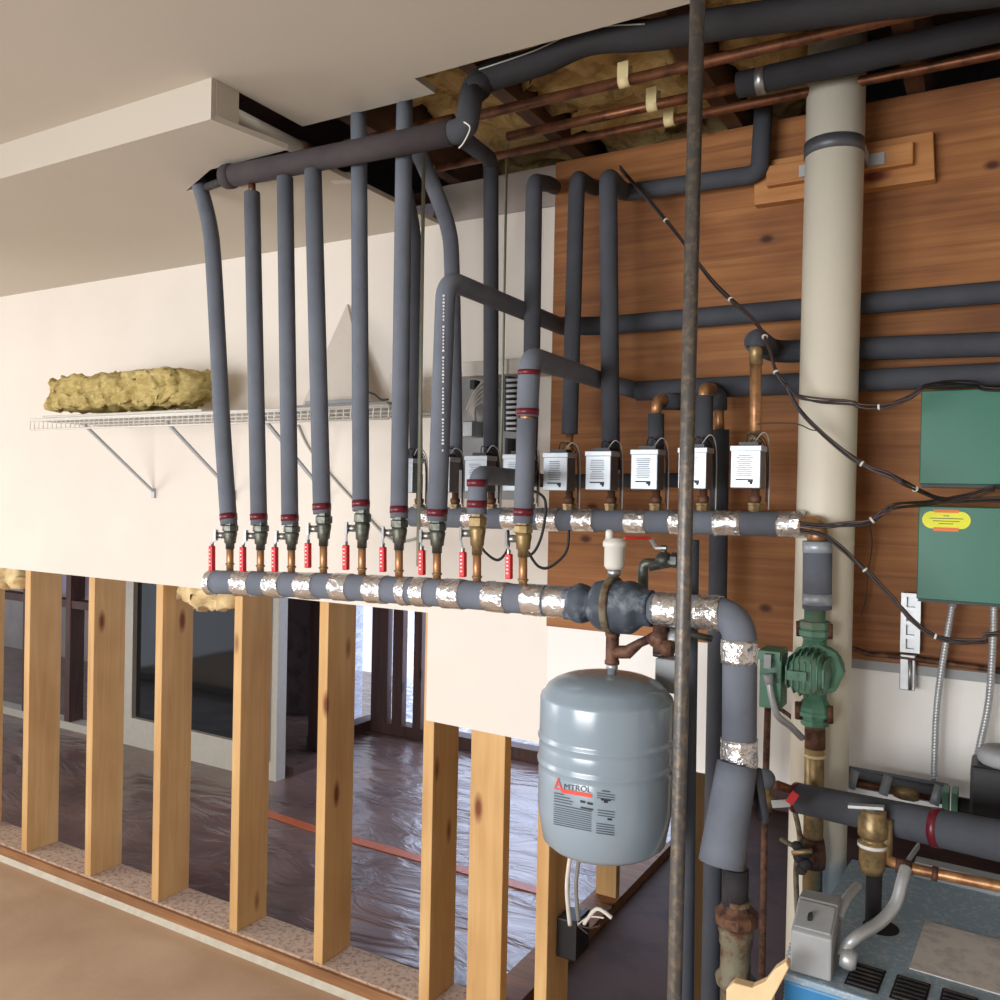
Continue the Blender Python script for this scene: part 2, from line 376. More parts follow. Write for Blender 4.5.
# ---- lumpy fibre
def lumpy(a, b, amp, mat, name, step=.02, seed=0, scale=9, parent=None):
    bm = bmesh.new(); a, b = V(a), V(b); sz = b - a
    nx, ny, nz = [max(2, int(abs(q) / step)) for q in sz]
    mb = MB(); 
    def grid(o, u, w, nu, nw):
        vs = [o + u * (i / nu) + w * (j / nw) for j in range(nw + 1) for i in range(nu + 1)]
        mb.add(vs, [(j * (nu + 1) + i, j * (nu + 1) + i + 1, (j + 1) * (nu + 1) + i + 1, (j + 1) * (nu + 1) + i) for j in range(nw) for i in range(nu)], True)
    X, Y, Z = V((sz.x, 0, 0)), V((0, sz.y, 0)), V((0, 0, sz.z))
    grid(a, X, Y, nx, ny); grid(a + Z, X, Y, nx, ny); grid(a, X, Z, nx, nz); grid(a + Y, X, Z, nx, nz); grid(a, Y, Z, ny, nz); grid(a + X, Y, Z, ny, nz)
    c = (a + b) / 2
    for i, p in enumerate(mb.v):
        q = V((p.x * scale, p.y * scale, p.z * scale * 1.6)) + V((seed, seed * 2, 0)); n = noise.noise_vector(q) + noise.noise_vector(q * 2.1) * .5; n2 = noise.noise_vector(p * 70) * .35 + noise.noise_vector(p * 160) * .22
        d = V(((p.x - c.x) / sz.x, (p.y - c.y) / sz.y, (p.z - c.z) / sz.z)) * 2
        k = max(0, max(abs(d.x) + abs(d.z), abs(d.x) + abs(d.y), abs(d.y) + abs(d.z)) - 1.6)
        mb.v[i] = p + (n + n2) * amp - (p - c) * k * .25
    return mb.build(name, mat, parent)
# batts between joists
o = lumpy((-1.375, 1.62, 2.60), (-1.03, 2.45, 2.72), .03, 'old_fibre', 'insulation_batt', .03, 1); tag(o, 'brown-yellow insulation between the joists above the dark header pipe', 'insulation', 'old batts in the ceiling')
o = lumpy((-.975, 1.46, 2.54), (-.61, 2.45, 2.68), .045, 'old_fibre', 'insulation_batt', .03, 2); tag(o, 'sagging yellow insulation torn open left of the steel pole', 'insulation', 'old batts in the ceiling')
o = lumpy((-.555, 1.44, 2.57), (-.37, 2.40, 2.70), .035, 'old_fibre', 'insulation_batt', .03, 3); tag(o, 'stained yellow insulation right above the cream pipe clips', 'insulation', 'old batts in the ceiling')
# fibre hanging from the wall cavity
o = lumpy((-3.98, D + .03, 1.15), (-3.60, D + .1, 1.30), .04, 'fibre_pale', 'fibre_tuft', .02, 4); tag(o, 'torn insulation tuft hanging at the left edge above the first stud', 'insulation')
o = lumpy((-2.64, D + .03, 1.15), (-2.35, D + .1, 1.30), .045, 'fibre_pale', 'fibre_tuft', .02, 5); tag(o, 'torn insulation tuft hanging under the left end of the foil banded pipe', 'insulation')

# ================================================================== FAR ROOM
def far(a, b): return MB().box(a, b)
# glass door in the far partition
fy = 3.47; fx0 = at(125, 742, fy).x; fx1 = at(271, 700, fy).x
g = bpy.data.objects.new('door_1', None); col.objects.link(g); g.location = ((fx0 + fx1) / 2, fy, 0); g['kind'] = 'structure'
MB().box((fx0, fy, 0), (fx1, fy + .08, .105)).build('door_sill', 'window_frame_paint', g)
MB().box((fx0 + .001, fy - .01, .106), (fx0 + .07, fy + .06, 2.1)).box((fx0 + .07, fy - .01, .106), (fx1 - .05, fy + .06, .175)).box((fx1 - .05, fy - .01, .106), (fx1 - .001, fy + .06, 2.1)).box((fx0, fy - .01, 2.05), (fx1, fy + .06, 2.12)).build('door_frame', 'window_frame_paint', g)
MB().box((fx0 + .05, fy + .02, .16), (fx1 - .04, fy + .028, 2.06)).build('glass_pane', 'dark_glass', g)
struct(far((fx0 - .12, fy, 0), (fx0, fy + .12, 2.5)), 'trim_7', 'window_frame_paint')
struct(far((fx1, fy, 0), (fx1 + .045, fy + .07, 2.5)), 'trim_8', 'window_frame_paint')
struct(far((fx1, fy + .12, 0), (fx1 + .06, 4.1, .05)), 'trim_9', 'far_stud')
struct(far((fx1 - .1, fy + .12, 1.12), (fx1 + .06, 4.0, 1.3)), 'trim_10', 'far_stud')
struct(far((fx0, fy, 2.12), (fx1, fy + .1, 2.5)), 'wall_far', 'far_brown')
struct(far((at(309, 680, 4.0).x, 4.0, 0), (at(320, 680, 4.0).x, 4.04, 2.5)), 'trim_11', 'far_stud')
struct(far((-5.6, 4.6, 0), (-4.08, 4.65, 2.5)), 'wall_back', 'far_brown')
# framing left of the door
struct(far((-9, fy, 0), (fx0 - .12, fy + .09, .05)), 'trim_12', 'window_frame_paint')
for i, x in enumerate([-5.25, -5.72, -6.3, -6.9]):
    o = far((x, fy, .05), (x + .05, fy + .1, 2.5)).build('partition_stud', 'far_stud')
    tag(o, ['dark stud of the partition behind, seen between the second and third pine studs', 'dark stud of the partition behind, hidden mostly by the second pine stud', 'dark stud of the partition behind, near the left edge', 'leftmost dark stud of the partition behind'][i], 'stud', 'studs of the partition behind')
struct(far((-6.2, fy + .006, .79), (fx0 - .121, fy + .086, .84)), 'trim_13', 'far_stud')
o = MB().box((-7.5, fy + .1, .86), (fx0 - .14, fy + .104, 2.4)).build('violet_sheet', 'violet'); tag(o, 'pale violet sheet in the partition behind, above the dark rail between the left pine studs', 'sheet')
struct(far((-9, 4.9, 0), (-5.0, 4.95, 2.5)), 'wall_back', 'wall_raw')
# far corner with studs in front of bright openings
CY = 4.55; CX = at(371, 690, CY).x
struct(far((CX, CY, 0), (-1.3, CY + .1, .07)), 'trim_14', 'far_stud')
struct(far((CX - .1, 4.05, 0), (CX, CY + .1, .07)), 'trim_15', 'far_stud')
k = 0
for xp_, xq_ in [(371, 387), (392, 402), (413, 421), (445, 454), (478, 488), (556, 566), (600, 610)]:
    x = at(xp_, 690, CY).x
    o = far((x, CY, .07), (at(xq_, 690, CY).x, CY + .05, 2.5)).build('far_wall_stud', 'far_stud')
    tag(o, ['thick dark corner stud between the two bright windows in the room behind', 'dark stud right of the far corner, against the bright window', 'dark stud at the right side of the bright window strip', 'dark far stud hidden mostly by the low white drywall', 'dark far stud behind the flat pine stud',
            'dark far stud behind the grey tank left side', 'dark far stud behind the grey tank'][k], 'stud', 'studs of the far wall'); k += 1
for y in [4.14]:
    o = far((CX - .1, y, .07), (CX, y + .05, 2.5)).build('far_wall_stud', 'far_stud'); tag(o, 'dark stud on the left of the brightest window strip in the room behind', 'stud', 'studs of the far wall')
o = MB()
n = 60
o.add([(CX + .0 + (2.2) * i / n, CY + .12 + .012 * math.sin(i * 1.3) + .01 * math.sin(i * .37), z) for z in (0.02, 1.2, 2.5) for i in range(n + 1)], [(j * (n + 1) + i, j * (n + 1) + i + 1, (j + 1) * (n + 1) + i + 1, (j + 1) * (n + 1) + i) for j in range(2) for i in range(n)], True)
o = o.build('plastic_sheet', 'film'); tag(o, 'clear plastic sheet stretched over the far bright opening', 'sheet')
o = MB().box((CX - .16, 4.20, .05), (CX - .155, CY + .1, 2.4)).build('plastic_sheet', 'film'); tag(o, 'clear plastic sheet over the side opening just left of the far corner', 'sheet')
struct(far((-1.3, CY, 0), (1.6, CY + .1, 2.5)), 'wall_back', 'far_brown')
# orange tape on floor
p = [atz(264, 812, .003), atz(315, 829, .003), atz(420, 858, .003), atz(545, 892, .003)]
mb = MB()
for a, b in zip(p, p[1:]): mb.bar(a, b, .003, .035) if False else mb.obox((a + b) / 2, (b - a) / 2, (b - a).normalized().cross(Z0) * .028, Z0 * .0015)
tag(mb.build('floor_tape', 'orange_tape'), 'orange tape strip across the plastic covered floor behind the studs', 'tape')

# ================================================================== SHELF
zs = 1.822; y0, y1 = 1.83, 2.124; xa, xb = -2.99, -1.40
sh = thing('wire_shelf', 'white wire shelf with diagonal grey brackets on the white wall', 'shelf', ((xa + xb) / 2, y1, zs - .24))
mb = MB(); nW = 62
for i in range(nW + 1):
    x = lerp(xa, xb, i / nW); mb.tube([(x, y1, zs), (x, y0, zs), (x, y0 - .001, zs - .032)], .0022, 5)
for yy in (y0, y0 + .1, y0 + .2, y1 - .004): mb.tube([(xa, yy, zs - .003), (xb, yy, zs - .003)], .003, 6)
mb.build('deck', 'shelf_white', sh)
mb = MB().tube([(xa, y0, zs - .034), (xb, y0, zs - .034)], .0034, 6).tube([(xa, y0, zs + .002), (xb, y0, zs + .002)], .0034, 6); mb.build('lip', 'shelf_white', sh)
for x in (-2.70, -2.285, -1.865):
    mb = MB().bar((x, y0 + .01, zs - .02), (x, y1 - .002, zs - .245), .012, .007, V((1, 0, 0))).box((x - .008, y1 - .004, zs - .27), (x + .008, y1 + .003, zs - .235))
    mb.build('bracket', 'bracket_grey', sh)
o = MB().box((-2.93, 1.835, zs + .005), (-2.12, 2.10, zs + .014)).build('board', 'trim_white', None, .002); tag(o, 'thin white board lying on the wire shelf under the yellow batt', 'board')
o = lumpy((-2.97, 1.85, zs + .035), (-2.21, 1.99, zs + .152), .020, 'fibre', 'insulation_batt', .009, 9, 16); tag(o, 'yellow fluffy insulation batt lying on the wire shelf', 'insulation')
# leaning offcut
a, b, c = at(298, 397, 2.02), at(347, 304, 2.11), at(372, 397, 2.02); a.z = c.z = zs + .006
o = MB().prism([a, b, c], (0, .012, 0)).build('drywall_offcut', 'wall_raw'); o.data.materials[0] = MATS['offcut_paper']
tag(o, 'triangular pale drywall offcut leaning on the wall above the wire shelf', 'offcut')
o = MB().box((-1.80, 1.90, zs + .006), (-1.46, 2.06, zs + .02)).box((-1.78, 1.92, zs + .02), (-1.60, 2.04, zs + .034)).build('grey_board', 'grey_paint', None, .002); tag(o, 'small grey boards stacked at the right end of the wire shelf', 'board')
o = MB().box((-1.515, 1.98, zs + .022), (-1.462, 2.05, zs + .11)).build('beige_block', 'trim_white', None, .003); tag(o, 'small beige block standing at the right end of the wire shelf', 'block')
q = V((-1.58, 1.94, zs + .036))
t_ = thing('black_clamp', 'black knob and cable lying on the boards on the shelf end', 'clamp', q)
MB().lathe([(.012, 0), (.015, .02), (.011, .05), (.004, .055)], q).build('knob', 'black_plastic', t_)
MB().tube(spline([q + V((.01, 0, .02)), q + V((.05, -.01, .01)), q + V((.09, -.03, -.008)), q + V((.13, -.05, -.012))]), .003, 6).build('cable', 'black_plastic', t_)
o = MB().tube(spline([at(298, 425, 2.123), at(310, 450, 2.123), at(335, 480, 2.123), at(355, 502, 2.123), at(385, 535, 2.123), at(405, 541, 2.123), at(432, 532, 2.123)]), .004, 6).build('thin_cable', 'grey_cable'); tag(o, 'thin grey cable drooping on the white wall behind the vertical pipes', 'cable')

# ================================================================== LOWER MANIFOLD
YM = 1.47
def mpt(x): # manifold axis height measured at a few places
    ys = [(200, 581.5), (330, 586), (460, 594), (560, 602), (660, 609), (745, 615)]
    for (xa_, ya), (xb_, yb) in zip(ys, ys[1:]):
        if x <= xb_: return at(x, lerp(ya, yb, (x - xa_) / (xb_ - xa_)), YM)
    return at(x, ys[-1][1], YM)
mf = thing('insulated_manifold', 'long foil banded grey foam pipe run with nine red handled valves on top', 'pipe', mpt(400))
xs_ = [211] + list(range(230, 570, 30)) + [572]
MB().tube([mpt(x) for x in xs_], .0285, 24).build('foam_sleeve', 'foam', mf)
def foils(x0, x1, parent, f, r, nm='foil_wrap', mat='foil', sd=0):
    n_ = 8; P_ = []
    for i in range(n_ + 1):
        q_ = f(lerp(x0, x1, i / n_)); q_ = V((q_.x * (q_.y - .024) / q_.y, q_.y, q_.z)); P_.append(q_)
    MB().tube(P_, r, 28, True, .0022, x0 * .37 + sd).build(nm, mat, parent)
for a, b in [(203, 209), (230, 247), (262, 278), (294, 311), (328, 345), (362, 380), (395, 404), (409, 423), (438, 458), (481, 503), (520, 541), (543, 570)]:
    foils(a, b, mf, mpt, .0302)
# section after the separator and its drop
pA = mpt(650); elb = at(740, 614, YM); low = at(739, 772, YM)
rt = thing('insulated_return', 'thick grey foam elbow pipe turning down right of the steel pole, foil bands', 'pipe', low)
path = bend([pA, elb, low], .05, 10)
MB().tube(path, .0285, 24).build('foam_sleeve', 'foam', rt)
foils(651, 677, rt, mpt, .0302); foils(693, 718, rt, mpt, .0302)
for a, b in [(639, 663), (738, 769)]:
    MB().tube([at(739, lerp(a, b, i / 6), YM) for i in range(7)], .0302, 28, True, .0022, a).build('foil_wrap', 'foil', rt)
SLA = 3.6
# loose sleeve flap hanging open: a split tube
def splitsleeve(p, q, r, th, gap, mat, name, parent, a0=0, flare=1.0, n=26):
    p, q = V(p), V(q); x, y = frame(q - p, V((1, 0, 0))); mb = MB(); vs = []; m_ = 5
    for j in range(m_ + 1):
        c = lerp(p, q, j / m_); rr = r * lerp(1, flare, j / m_)
        for R_ in (rr, rr - th):
            for i in range(n + 1):
                a = a0 + gap / 2 + (2 * math.pi - gap) * i / n; vs.append(c + x * R_ * math.cos(a) + y * R_ * math.sin(a))
    W = 2 * (n + 1); fs = []
    for j in range(m_):
        for i in range(n):
            fs.append((j * W + i, j * W + i + 1, (j + 1) * W + i + 1, (j + 1) * W + i))
            fs.append((j * W + n + 1 + i, (j + 1) * W + n + 1 + i, (j + 1) * W + n + 2 + i, j * W + n + 2 + i))
        for e in (0, n): fs.append((j * W + e, (j + 1) * W + e, (j + 1) * W + n + 1 + e, j * W + n + 1 + e))
    for j in (0, m_):
        for i in range(n): fs.append((j * W + i, j * W + n + 1 + i, j * W + n + 2 + i, j * W + i + 1))
    return mb.add(vs, fs, True).build(name, mat, parent)
splitsleeve(at(737, 764, YM - .012), at(721, 864, YM - .050), .033, .008, .9, 'foam', 'loose_sleeve', rt, a0=SLA, flare=1.12)
splitsleeve(at(752, 770, YM + .01), at(762, 822, YM + .01), .016, .005, 2.8, 'foam_dark', 'loose_sleeve', rt, a0=2.5, flare=.8)
MB().cyl(at(739, 772, YM), at(737, 880, YM), .0155, 18).build('copper_pipe', 'copper', rt)
MB().cyl(at(738, 824, YM), at(738, 828, YM), .018, 18).build('solder_ring', 'tie', rt)
MB().cyl(at(736, 868, YM), at(735, 905, YM), .0215, 18).build('dark_coupling', 'rough_dark', rt)
# corroded flange valve below
b = at(735, 985, YM); tp = at(735, 900, YM); H = tp.z - b.z
cv = thing('corroded_fitting', 'corroded green-brown fitting with rusty flange under the thick foam return', 'fitting', b)
MB().lathe([(.024, -b.z + .001), (.024, 0), (.031, .002), (.033, H * .1), (.026, H * .16), (.025, H * .45), (.028, H * .5), (.028, H * .6), (.03, H * .64), (.026, H * .7)], b, n=20).build('body', 'corroded', cv)
MB().lathe([(.026, H * .70), (.036, H * .74), (.037, H * .86), (.03, H * .9), (.022, H * .97), (.020, H * 1.0)], b, n=10, smooth=False).build('rusty_flange', 'rusty', cv)
MB().lathe([(.0225, H * .93), (.0225, H * 1.02)], b, n=18).build('collar', 'corroded', cv)

# ---- air separator
sc = mpt(610); sL = mpt(567); sR = mpt(652)
sep = thing('air_separator', 'lumpy dark wrapped air separator in the foil banded pipe above the tank', 'separator', sc)
ax = (sR - sL).normalized(); L = (sR - sL).length
mb = MB(); prof = []
for i in range(33):
    u = i / 32; a = u * L
    r = .031 + .0165 * math.exp(-((u - .60) / .27) ** 6) - .007 * math.exp(-((u - .30) / .03) ** 2) + .006 * math.exp(-((u - .19) / .10) ** 4)
    if u < .02: r = .030
    prof.append((r, a))
o_ = len(mb.v); mb.lathe(prof, sL, ax, 36)
for i in range(len(mb.v)):
    p = mb.v[i]; mb.v[i] = p + noise.noise_vector(p * 38) * .005
mb.build('wrap', 'separator_wrap', sep)
MB().lathe([(.0515, -.007), (.0535, -.004), (.0535, .004), (.0515, .007)], sc + V((.006, 0, .001)), ax, 28).build('seam_strap', 'corroded', sep)
pv = at(614, 576, YM)
MB().lathe([(.009, -.025), (.009, .0), (.012, .001), (.012, .012), (.009, .013), (.009, .02)], pv, n=12).build('vent_neck', 'steel', sep)
av = thing('air_vent', 'cream capped air vent cylinder standing on the dark separator', 'vent', pv + V((0, 0, .016)))
pb = pv + V((0, 0, .012))
MB().lathe([(.014, 0), (.0185, .006), (.0185, .040), (.0215, .042), (.0215, .051), (.019, .052), (.018, .056), (.004, .058)], pb, n=24).build('body', 'plastic_white', av)
MB().lathe([(.007, 0), (.007, .012), (.005, .016), (0, .017)], pb + V((-.009, -.004, .056)), n=14).build('cap', 'plastic_white', av)
# ---- pipework under separator and tank
tt = at(612, 672, YM)
tk = thing('tee_fitting', 'brown tee with side branch between separator and grey tank', 'fitting', tt)
zt = lambda y: at(612, y, YM)
MB().lathe([(.008, 0), (.008, .012), (.0105, .012), (.0105, .02), (.008, .021)], zt(672) - V((0, 0, .006)), n=14).build('nipple', 'zinc', tk)
mb = MB().lathe([(.0135, 0), (.0135, .006), (.012, .008), (.012, .05), (.0135, .052), (.0135, .06)], zt(664), n=16)
br = at(645, 638, YM + .02)
mb.tube([zt(652), at(628, 652, YM), at(640, 643, YM), at(652, 638, YM)], [.012, .0125, .008, .008], 14).build('tee_body', 'rusty', tk)
MB().lathe([(.011, 0), (.009, .006), (.009, .03)], zt(634) + V((0, 0, -.002)), n=14).build('brass_nipple', 'corroded', tk)
mb = MB().cyl(at(650, 641, YM), at(664, 633, YM), .012, 12).cyl(at(660, 625, YM), at(660, 656, YM), .013, 12).lathe([(.013, 0), (.015, .01), (.013, .02)], at(662, 648, YM - .01), (1, 0, 0), 12)
mb.build('valve_body', 'rusty', tk)
MB().cyl(at(662, 652, YM), at(662, 656, YM), .016, 16).build('black_knob', 'black_plastic', tk)
MB().cyl(at(664, 640, YM + .02), at(684, 640, YM + .02), .02, 16).build('silver_cap', 'zinc', tk)
MB().cyl(at(660, 627, YM + .01), at(712, 639, YM + .05), .006, 10).build('side_pipe', 'brass_green', tk)
o = MB().box(at(655, 658, YM + .09), at(688, 690, YM + .14)).build('grey_control_box', 'grey_paint', None, .003); tag(o, 'small grey metal box partly hidden behind the tank and the steel pole', 'box')
# tank
Rt = .1215; ctr = at(607, 672, YM); zt0 = at(607, 861, YM).z; zt1 = at(607, 673, YM).z; ctr = V((ctr.x, YM, 0)); 
tb = V((ctr.x, YM, zt0 + .028))
tankH = zt1 - zt0 - .028
tn = thing('expansion_tank', 'grey-blue steel expansion tank hanging under the separator', 'tank', tb)
YF = YM - Rt
zS, zR1, zR2, zBk = at(603, 712, YF).z, at(603, 757, YF).z, at(603, 783, YF).z, at(603, 838, YF).z
zB_0 = at(607, 863, YM - .05).z; tb.z = zB_0; tn.location = tb; Hh = zt1 - tb.z; q_ = lambda z: z - tb.z
hS = q_(zS); dH = (Hh - hS) * .99
prof = [(0, 0), (.04, .001), (.075, .005), (.098, .012), (.112, .024), (Rt - .001, q_(zBk)), (Rt, q_(zBk) + .01)]
for zr_ in (zR2, zR1):
    h_ = q_(zr_); prof += [(Rt, h_ - .012), (Rt - .0012, h_ - .008), (Rt + .0022, h_ - .002), (Rt + .0026, h_ + .002), (Rt - .0005, h_ + .006), (Rt, h_ + .010)]
prof += [(Rt - .0005, hS - .006), (Rt - .002, hS), (Rt - .007, hS + dH * .10)]
for a_ in (.25, .42, .6, .75, .88, 1.0): prof.append(((Rt - .007) * math.cos(a_ * math.pi / 2) ** .72 if a_ < 1 else 0, hS + dH * (.10 + .90 * math.sin(a_ * math.pi / 2) ** 1.15)))
MB().lathe(prof, tb, n=64).build('shell', 'tank_paint', tn)
MB().lathe([(.022, -.004), (.02, .003), (.012, .004)], tb + V((0, 0, Hh * .985)), n=20).build('top_boss', 'zinc', tn)
# wrapped print on the tank
def wrap_pt(ang, z, R_): return V((tb.x + R_ * math.sin(ang), tb.y - R_ * math.cos(ang), z))
# facing direction of tank towards the camera
face = math.atan2(0 - tb.x, tb.y - 0)   # angle so that sin->x toward camera
def tank_ang(px):                      # angle on the shell seen at pixel column px
    d = ray(px, 790); d = V((d.x, d.y)).normalized(); c = V((tb.x, tb.y)); bq = c.dot(d); disc = bq * bq - (c.length_squared - (Rt + .001) ** 2)
    s_ = bq - math.sqrt(max(disc, 0)); p = d * s_ - c; return math.atan2(p.x, -p.y)
def tank_z(px, py):
    a = tank_ang(px); P = wrap_pt(a, 0, Rt + .001); return at(px, py, P.y).z
def patch(mb, x0, y0_, x1, y1_, sk=.10, R_=None):   # small printed bar, follows the shell
    R_ = R_ or Rt + .0011; n_ = max(1, int((x1 - x0) / 4)); vs = []
    for i in range(n_ + 1):
        x = lerp(x0, x1, i / n_)
        for y in (y0_ + (x - 555) * sk, y1_ + (x - 555) * sk):
            a = tank_ang(x); vs.append(wrap_pt(a, tank_z(x, y), R_))
    mb.add(vs, [(2 * i, 2 * i + 1, 2 * i + 3, 2 * i + 2) for i in range(n_)], True)
def text_mesh(body, size=1.0):
    cu = bpy.data.curves.new('t', 'FONT'); cu.body = body; cu.size = size; ob = bpy.data.objects.new('t', cu); col.objects.link(ob)
    bpy.context.view_layer.update(); me = bpy.data.meshes.new_from_object(ob.evaluated_get(bpy.context.evaluated_depsgraph_get()))
    vs = [v_.co.copy() for v_ in me.vertices]; fs = [tuple(p_.vertices) for p_ in me.polygons]
    bpy.data.objects.remove(ob); bpy.data.curves.remove(cu); bpy.data.meshes.remove(me); return vs, fs
def tank_text(mb, body, x0, y0_, x1, h, sk=.10):
    vs, fs = text_mesh(body); w = max(v_.x for v_ in vs); hh = max(v_.y for v_ in vs); out = []
    for v_ in vs:
        x = x0 + (x1 - x0) * v_.x / w; y = y0_ - h * v_.y / hh + (x - 555) * sk; out.append(wrap_pt(tank_ang(x), tank_z(x, y), Rt + .0013))
    mb.add(out, fs)
mb = MB(); tank_text(mb, 'MTROL', 563.5, 788, 591, 5.6, .13)
mb.build('lettering', 'print_dark', tn)
mb = MB(); patch(mb, 561, 787.6, 592, 791.6, .17); patch(mb, 556, 787.8, 563, 789.4, .1)
tank_text(mb, 'A', 554, 788.8, 562, 11, .06); mb.build('red_logo', 'print_red', tn)
mb = MB()
for r_, (x0, x1) in enumerate([(554, 564), (554, 570), (554, 573), (554, 572)]): patch(mb, x0, 792.4 + r_ * 2.7, x1, 793.5 + r_ * 2.7, .2)
patch(mb, 554, 803.6, 592, 804.8, .2)
for r_ in range(9): patch(mb, 554, 806.4 + r_ * 2.15, 592, 807.3 + r_ * 2.15, .2)
for r_ in range(3): patch(mb, 598, 803.5 + r_ * 2.6, 615, 804.4 + r_ * 2.6, .14)
for r_ in range(5): patch(mb, 597, 817 + r_ * 2.4, 615, 818 + r_ * 2.4, .14)
patch(mb, 602, 783.4, 610, 784.8, .14)
for r_ in range(3): patch(mb, 597, 786.5 + r_ * 2.4, 615, 787.4 + r_ * 2.4, .14)
mb.build('fine_print', 'print_dark', tn)
mb = MB(); patch(mb, 580.5, 795, 585.5, 797.4, .2); patch(mb, 587.5, 795.4, 593, 797.8, .2); patch(mb, 581, 801.4, 593.5, 803, .2); patch(mb, 601, 793.6, 611, 795.8, .1); patch(mb, 604, 795.8, 608, 798, .1); patch(mb, 608, 813, 612.5, 815, .1)
bp_ = mb.build('bold_print', 'print_black', tn); bp_['kind'] = 'stuff'

# ================================================================== RISERS AND BALL VALVES
def ball_valve(px, ytop, ymid, ybot, lx, ly0, ly1, label, greenish=False):
    pb_ = at(px, ybot, YM); pt_ = at(px, ytop, YM); H_ = pt_.z - pb_.z
    t_ = thing('ball_valve', label, 'valve', pb_, 'ball valves on the lower manifold')
    MB().lathe([(.0105, 0), (.0105, H_ * .2), (.0135, H_ * .22), (.0145, H_ * .4), (.0165, H_ * .55), (.0165, H_ * .62), (.014, H_ * .66)], pb_, n=10).build('body', 'brass_green' if not greenish else 'brass', t_)
    MB().lathe([(.0145, H_ * .64), (.0185, H_ * .68), (.0185, H_ * .86), (.015, H_ * .9), (.015, H_ * .99)], pb_, n=8, smooth=False).build('union_nut', 'brass_green' if not greenish else 'brass', t_)
    c_ = pb_ + V((0, 0, H_ * .50)); dirl = V((-.86, -.5, 0)).normalized()
    hub = c_ + dirl * .03
    MB().cyl(c_ + dirl * .01, hub, .0075, 10).cyl(hub, hub + dirl * .004, .0105, 6).build('stem', 'steel', t_)
    g0, g1 = at(lx, ly0, YM - .02), at(lx, ly1, YM - .02)
    lv = MB().obox(hub + dirl * .004, V((.5, -.86, 0)) * .011, dirl * .0022, V((0, 0, .013)))
    lv.bar(hub + dirl * .004 + V((0, 0, -.006)), g0 + V((0, 0, .004)), .0035, .012, dirl)
    lv.bar(g0 + V((0, 0, .006)), g1, .003, .009, V((1, 0, 0))).build('lever', 'zinc', t_)
    gp = MB().bar(g0 + V((0, 0, -.002)), g1 + V((0, 0, -.002)), .0125, .0120, V((0, 1, 0))); gr = gp.build('red_grip', 'red_grip', t_, .002)
    wd = MB(); 
    for j in range(5):
        c2 = lerp(g0, g1, .2 + .15 * j) + V((0, -.0068, 0)); wd.obox(c2, V((.0022, 0, 0)), V((0, .0005, 0)), V((0, 0, .0014)))
    wd.build('grip_mark', 'print_white', gr)
    return t_
ordn = ['first', 'second', 'third', 'fourth', 'fifth', 'sixth', 'seventh', 'eighth', 'ninth']
risers = [  # base x, manifold top y, valve bottom y, foam bottom y, tape y, lever x
    (230, 570, 549, 523, 517, 212), (260.5, 572, 550, 523, 517, 243), (291.5, 573, 550, 524, 518, 275), (323.5, 574, 546, 513, 507, 308),
    (362, 575, 548, 510, 504, 346), (399, 577, 550, 517, 510, 383), (437, 580, 553, 520, 512.5, 422), (477, 583, 555, 513, 504, 463), (523, 586, 557, 522, 512, 509)]
tops = [
    ([(229, 525, 0), (222, 420, .02), (214, 270, .04), (210, 228, .07), (203, 197, .10), (198, 182, .12)], .0198, 'foam'),
    ([(259, 525, 0), (252, 193, .03)], .0192, 'foam'),
    ([(290, 525, 0), (285, 178, .03)], .0192, 'foam'),
    ([(322, 514, 0), (313, 171, .03)], .0198, 'foam'),
    ([(361, 511, 0), (359, 150, .08), (358, 88, .16)], .0185, 'foam'),
    ([(399, 518, 0), (404, 145, .08), (405, 80, .16)], .0185, 'foam'),
    ([(437, 521, 0), (446, 279, 0), (563, 327, .51)], .0205, 'foam'),
    ([(477, 514, 0), (478, 475, 0), (536, 479, .49)], .0195, 'foam'),
    ([(523, 523, 0), (527, 419, 0)], .0195, 'foam')]
rl = ['leftmost vertical grey foam pipe, bent at its top into the ceiling slot', 'second vertical foam pipe from the left, ending short under the header', 'third vertical foam pipe from the left, hanging under the header',
      'fourth vertical foam pipe from the left, hanging under the header', 'fifth vertical foam pipe, passing behind the header into the ceiling', 'sixth vertical foam pipe, beside the thin hanging rod, passing behind the header',
      'foam pipe with white print turning back to the wall at its upper elbow', 'short foam elbow pipe with two red tape bands low beside the valve boxes', 'foam pipe with exposed joint and three red tape bands turning back to the plywood']
P0 = None
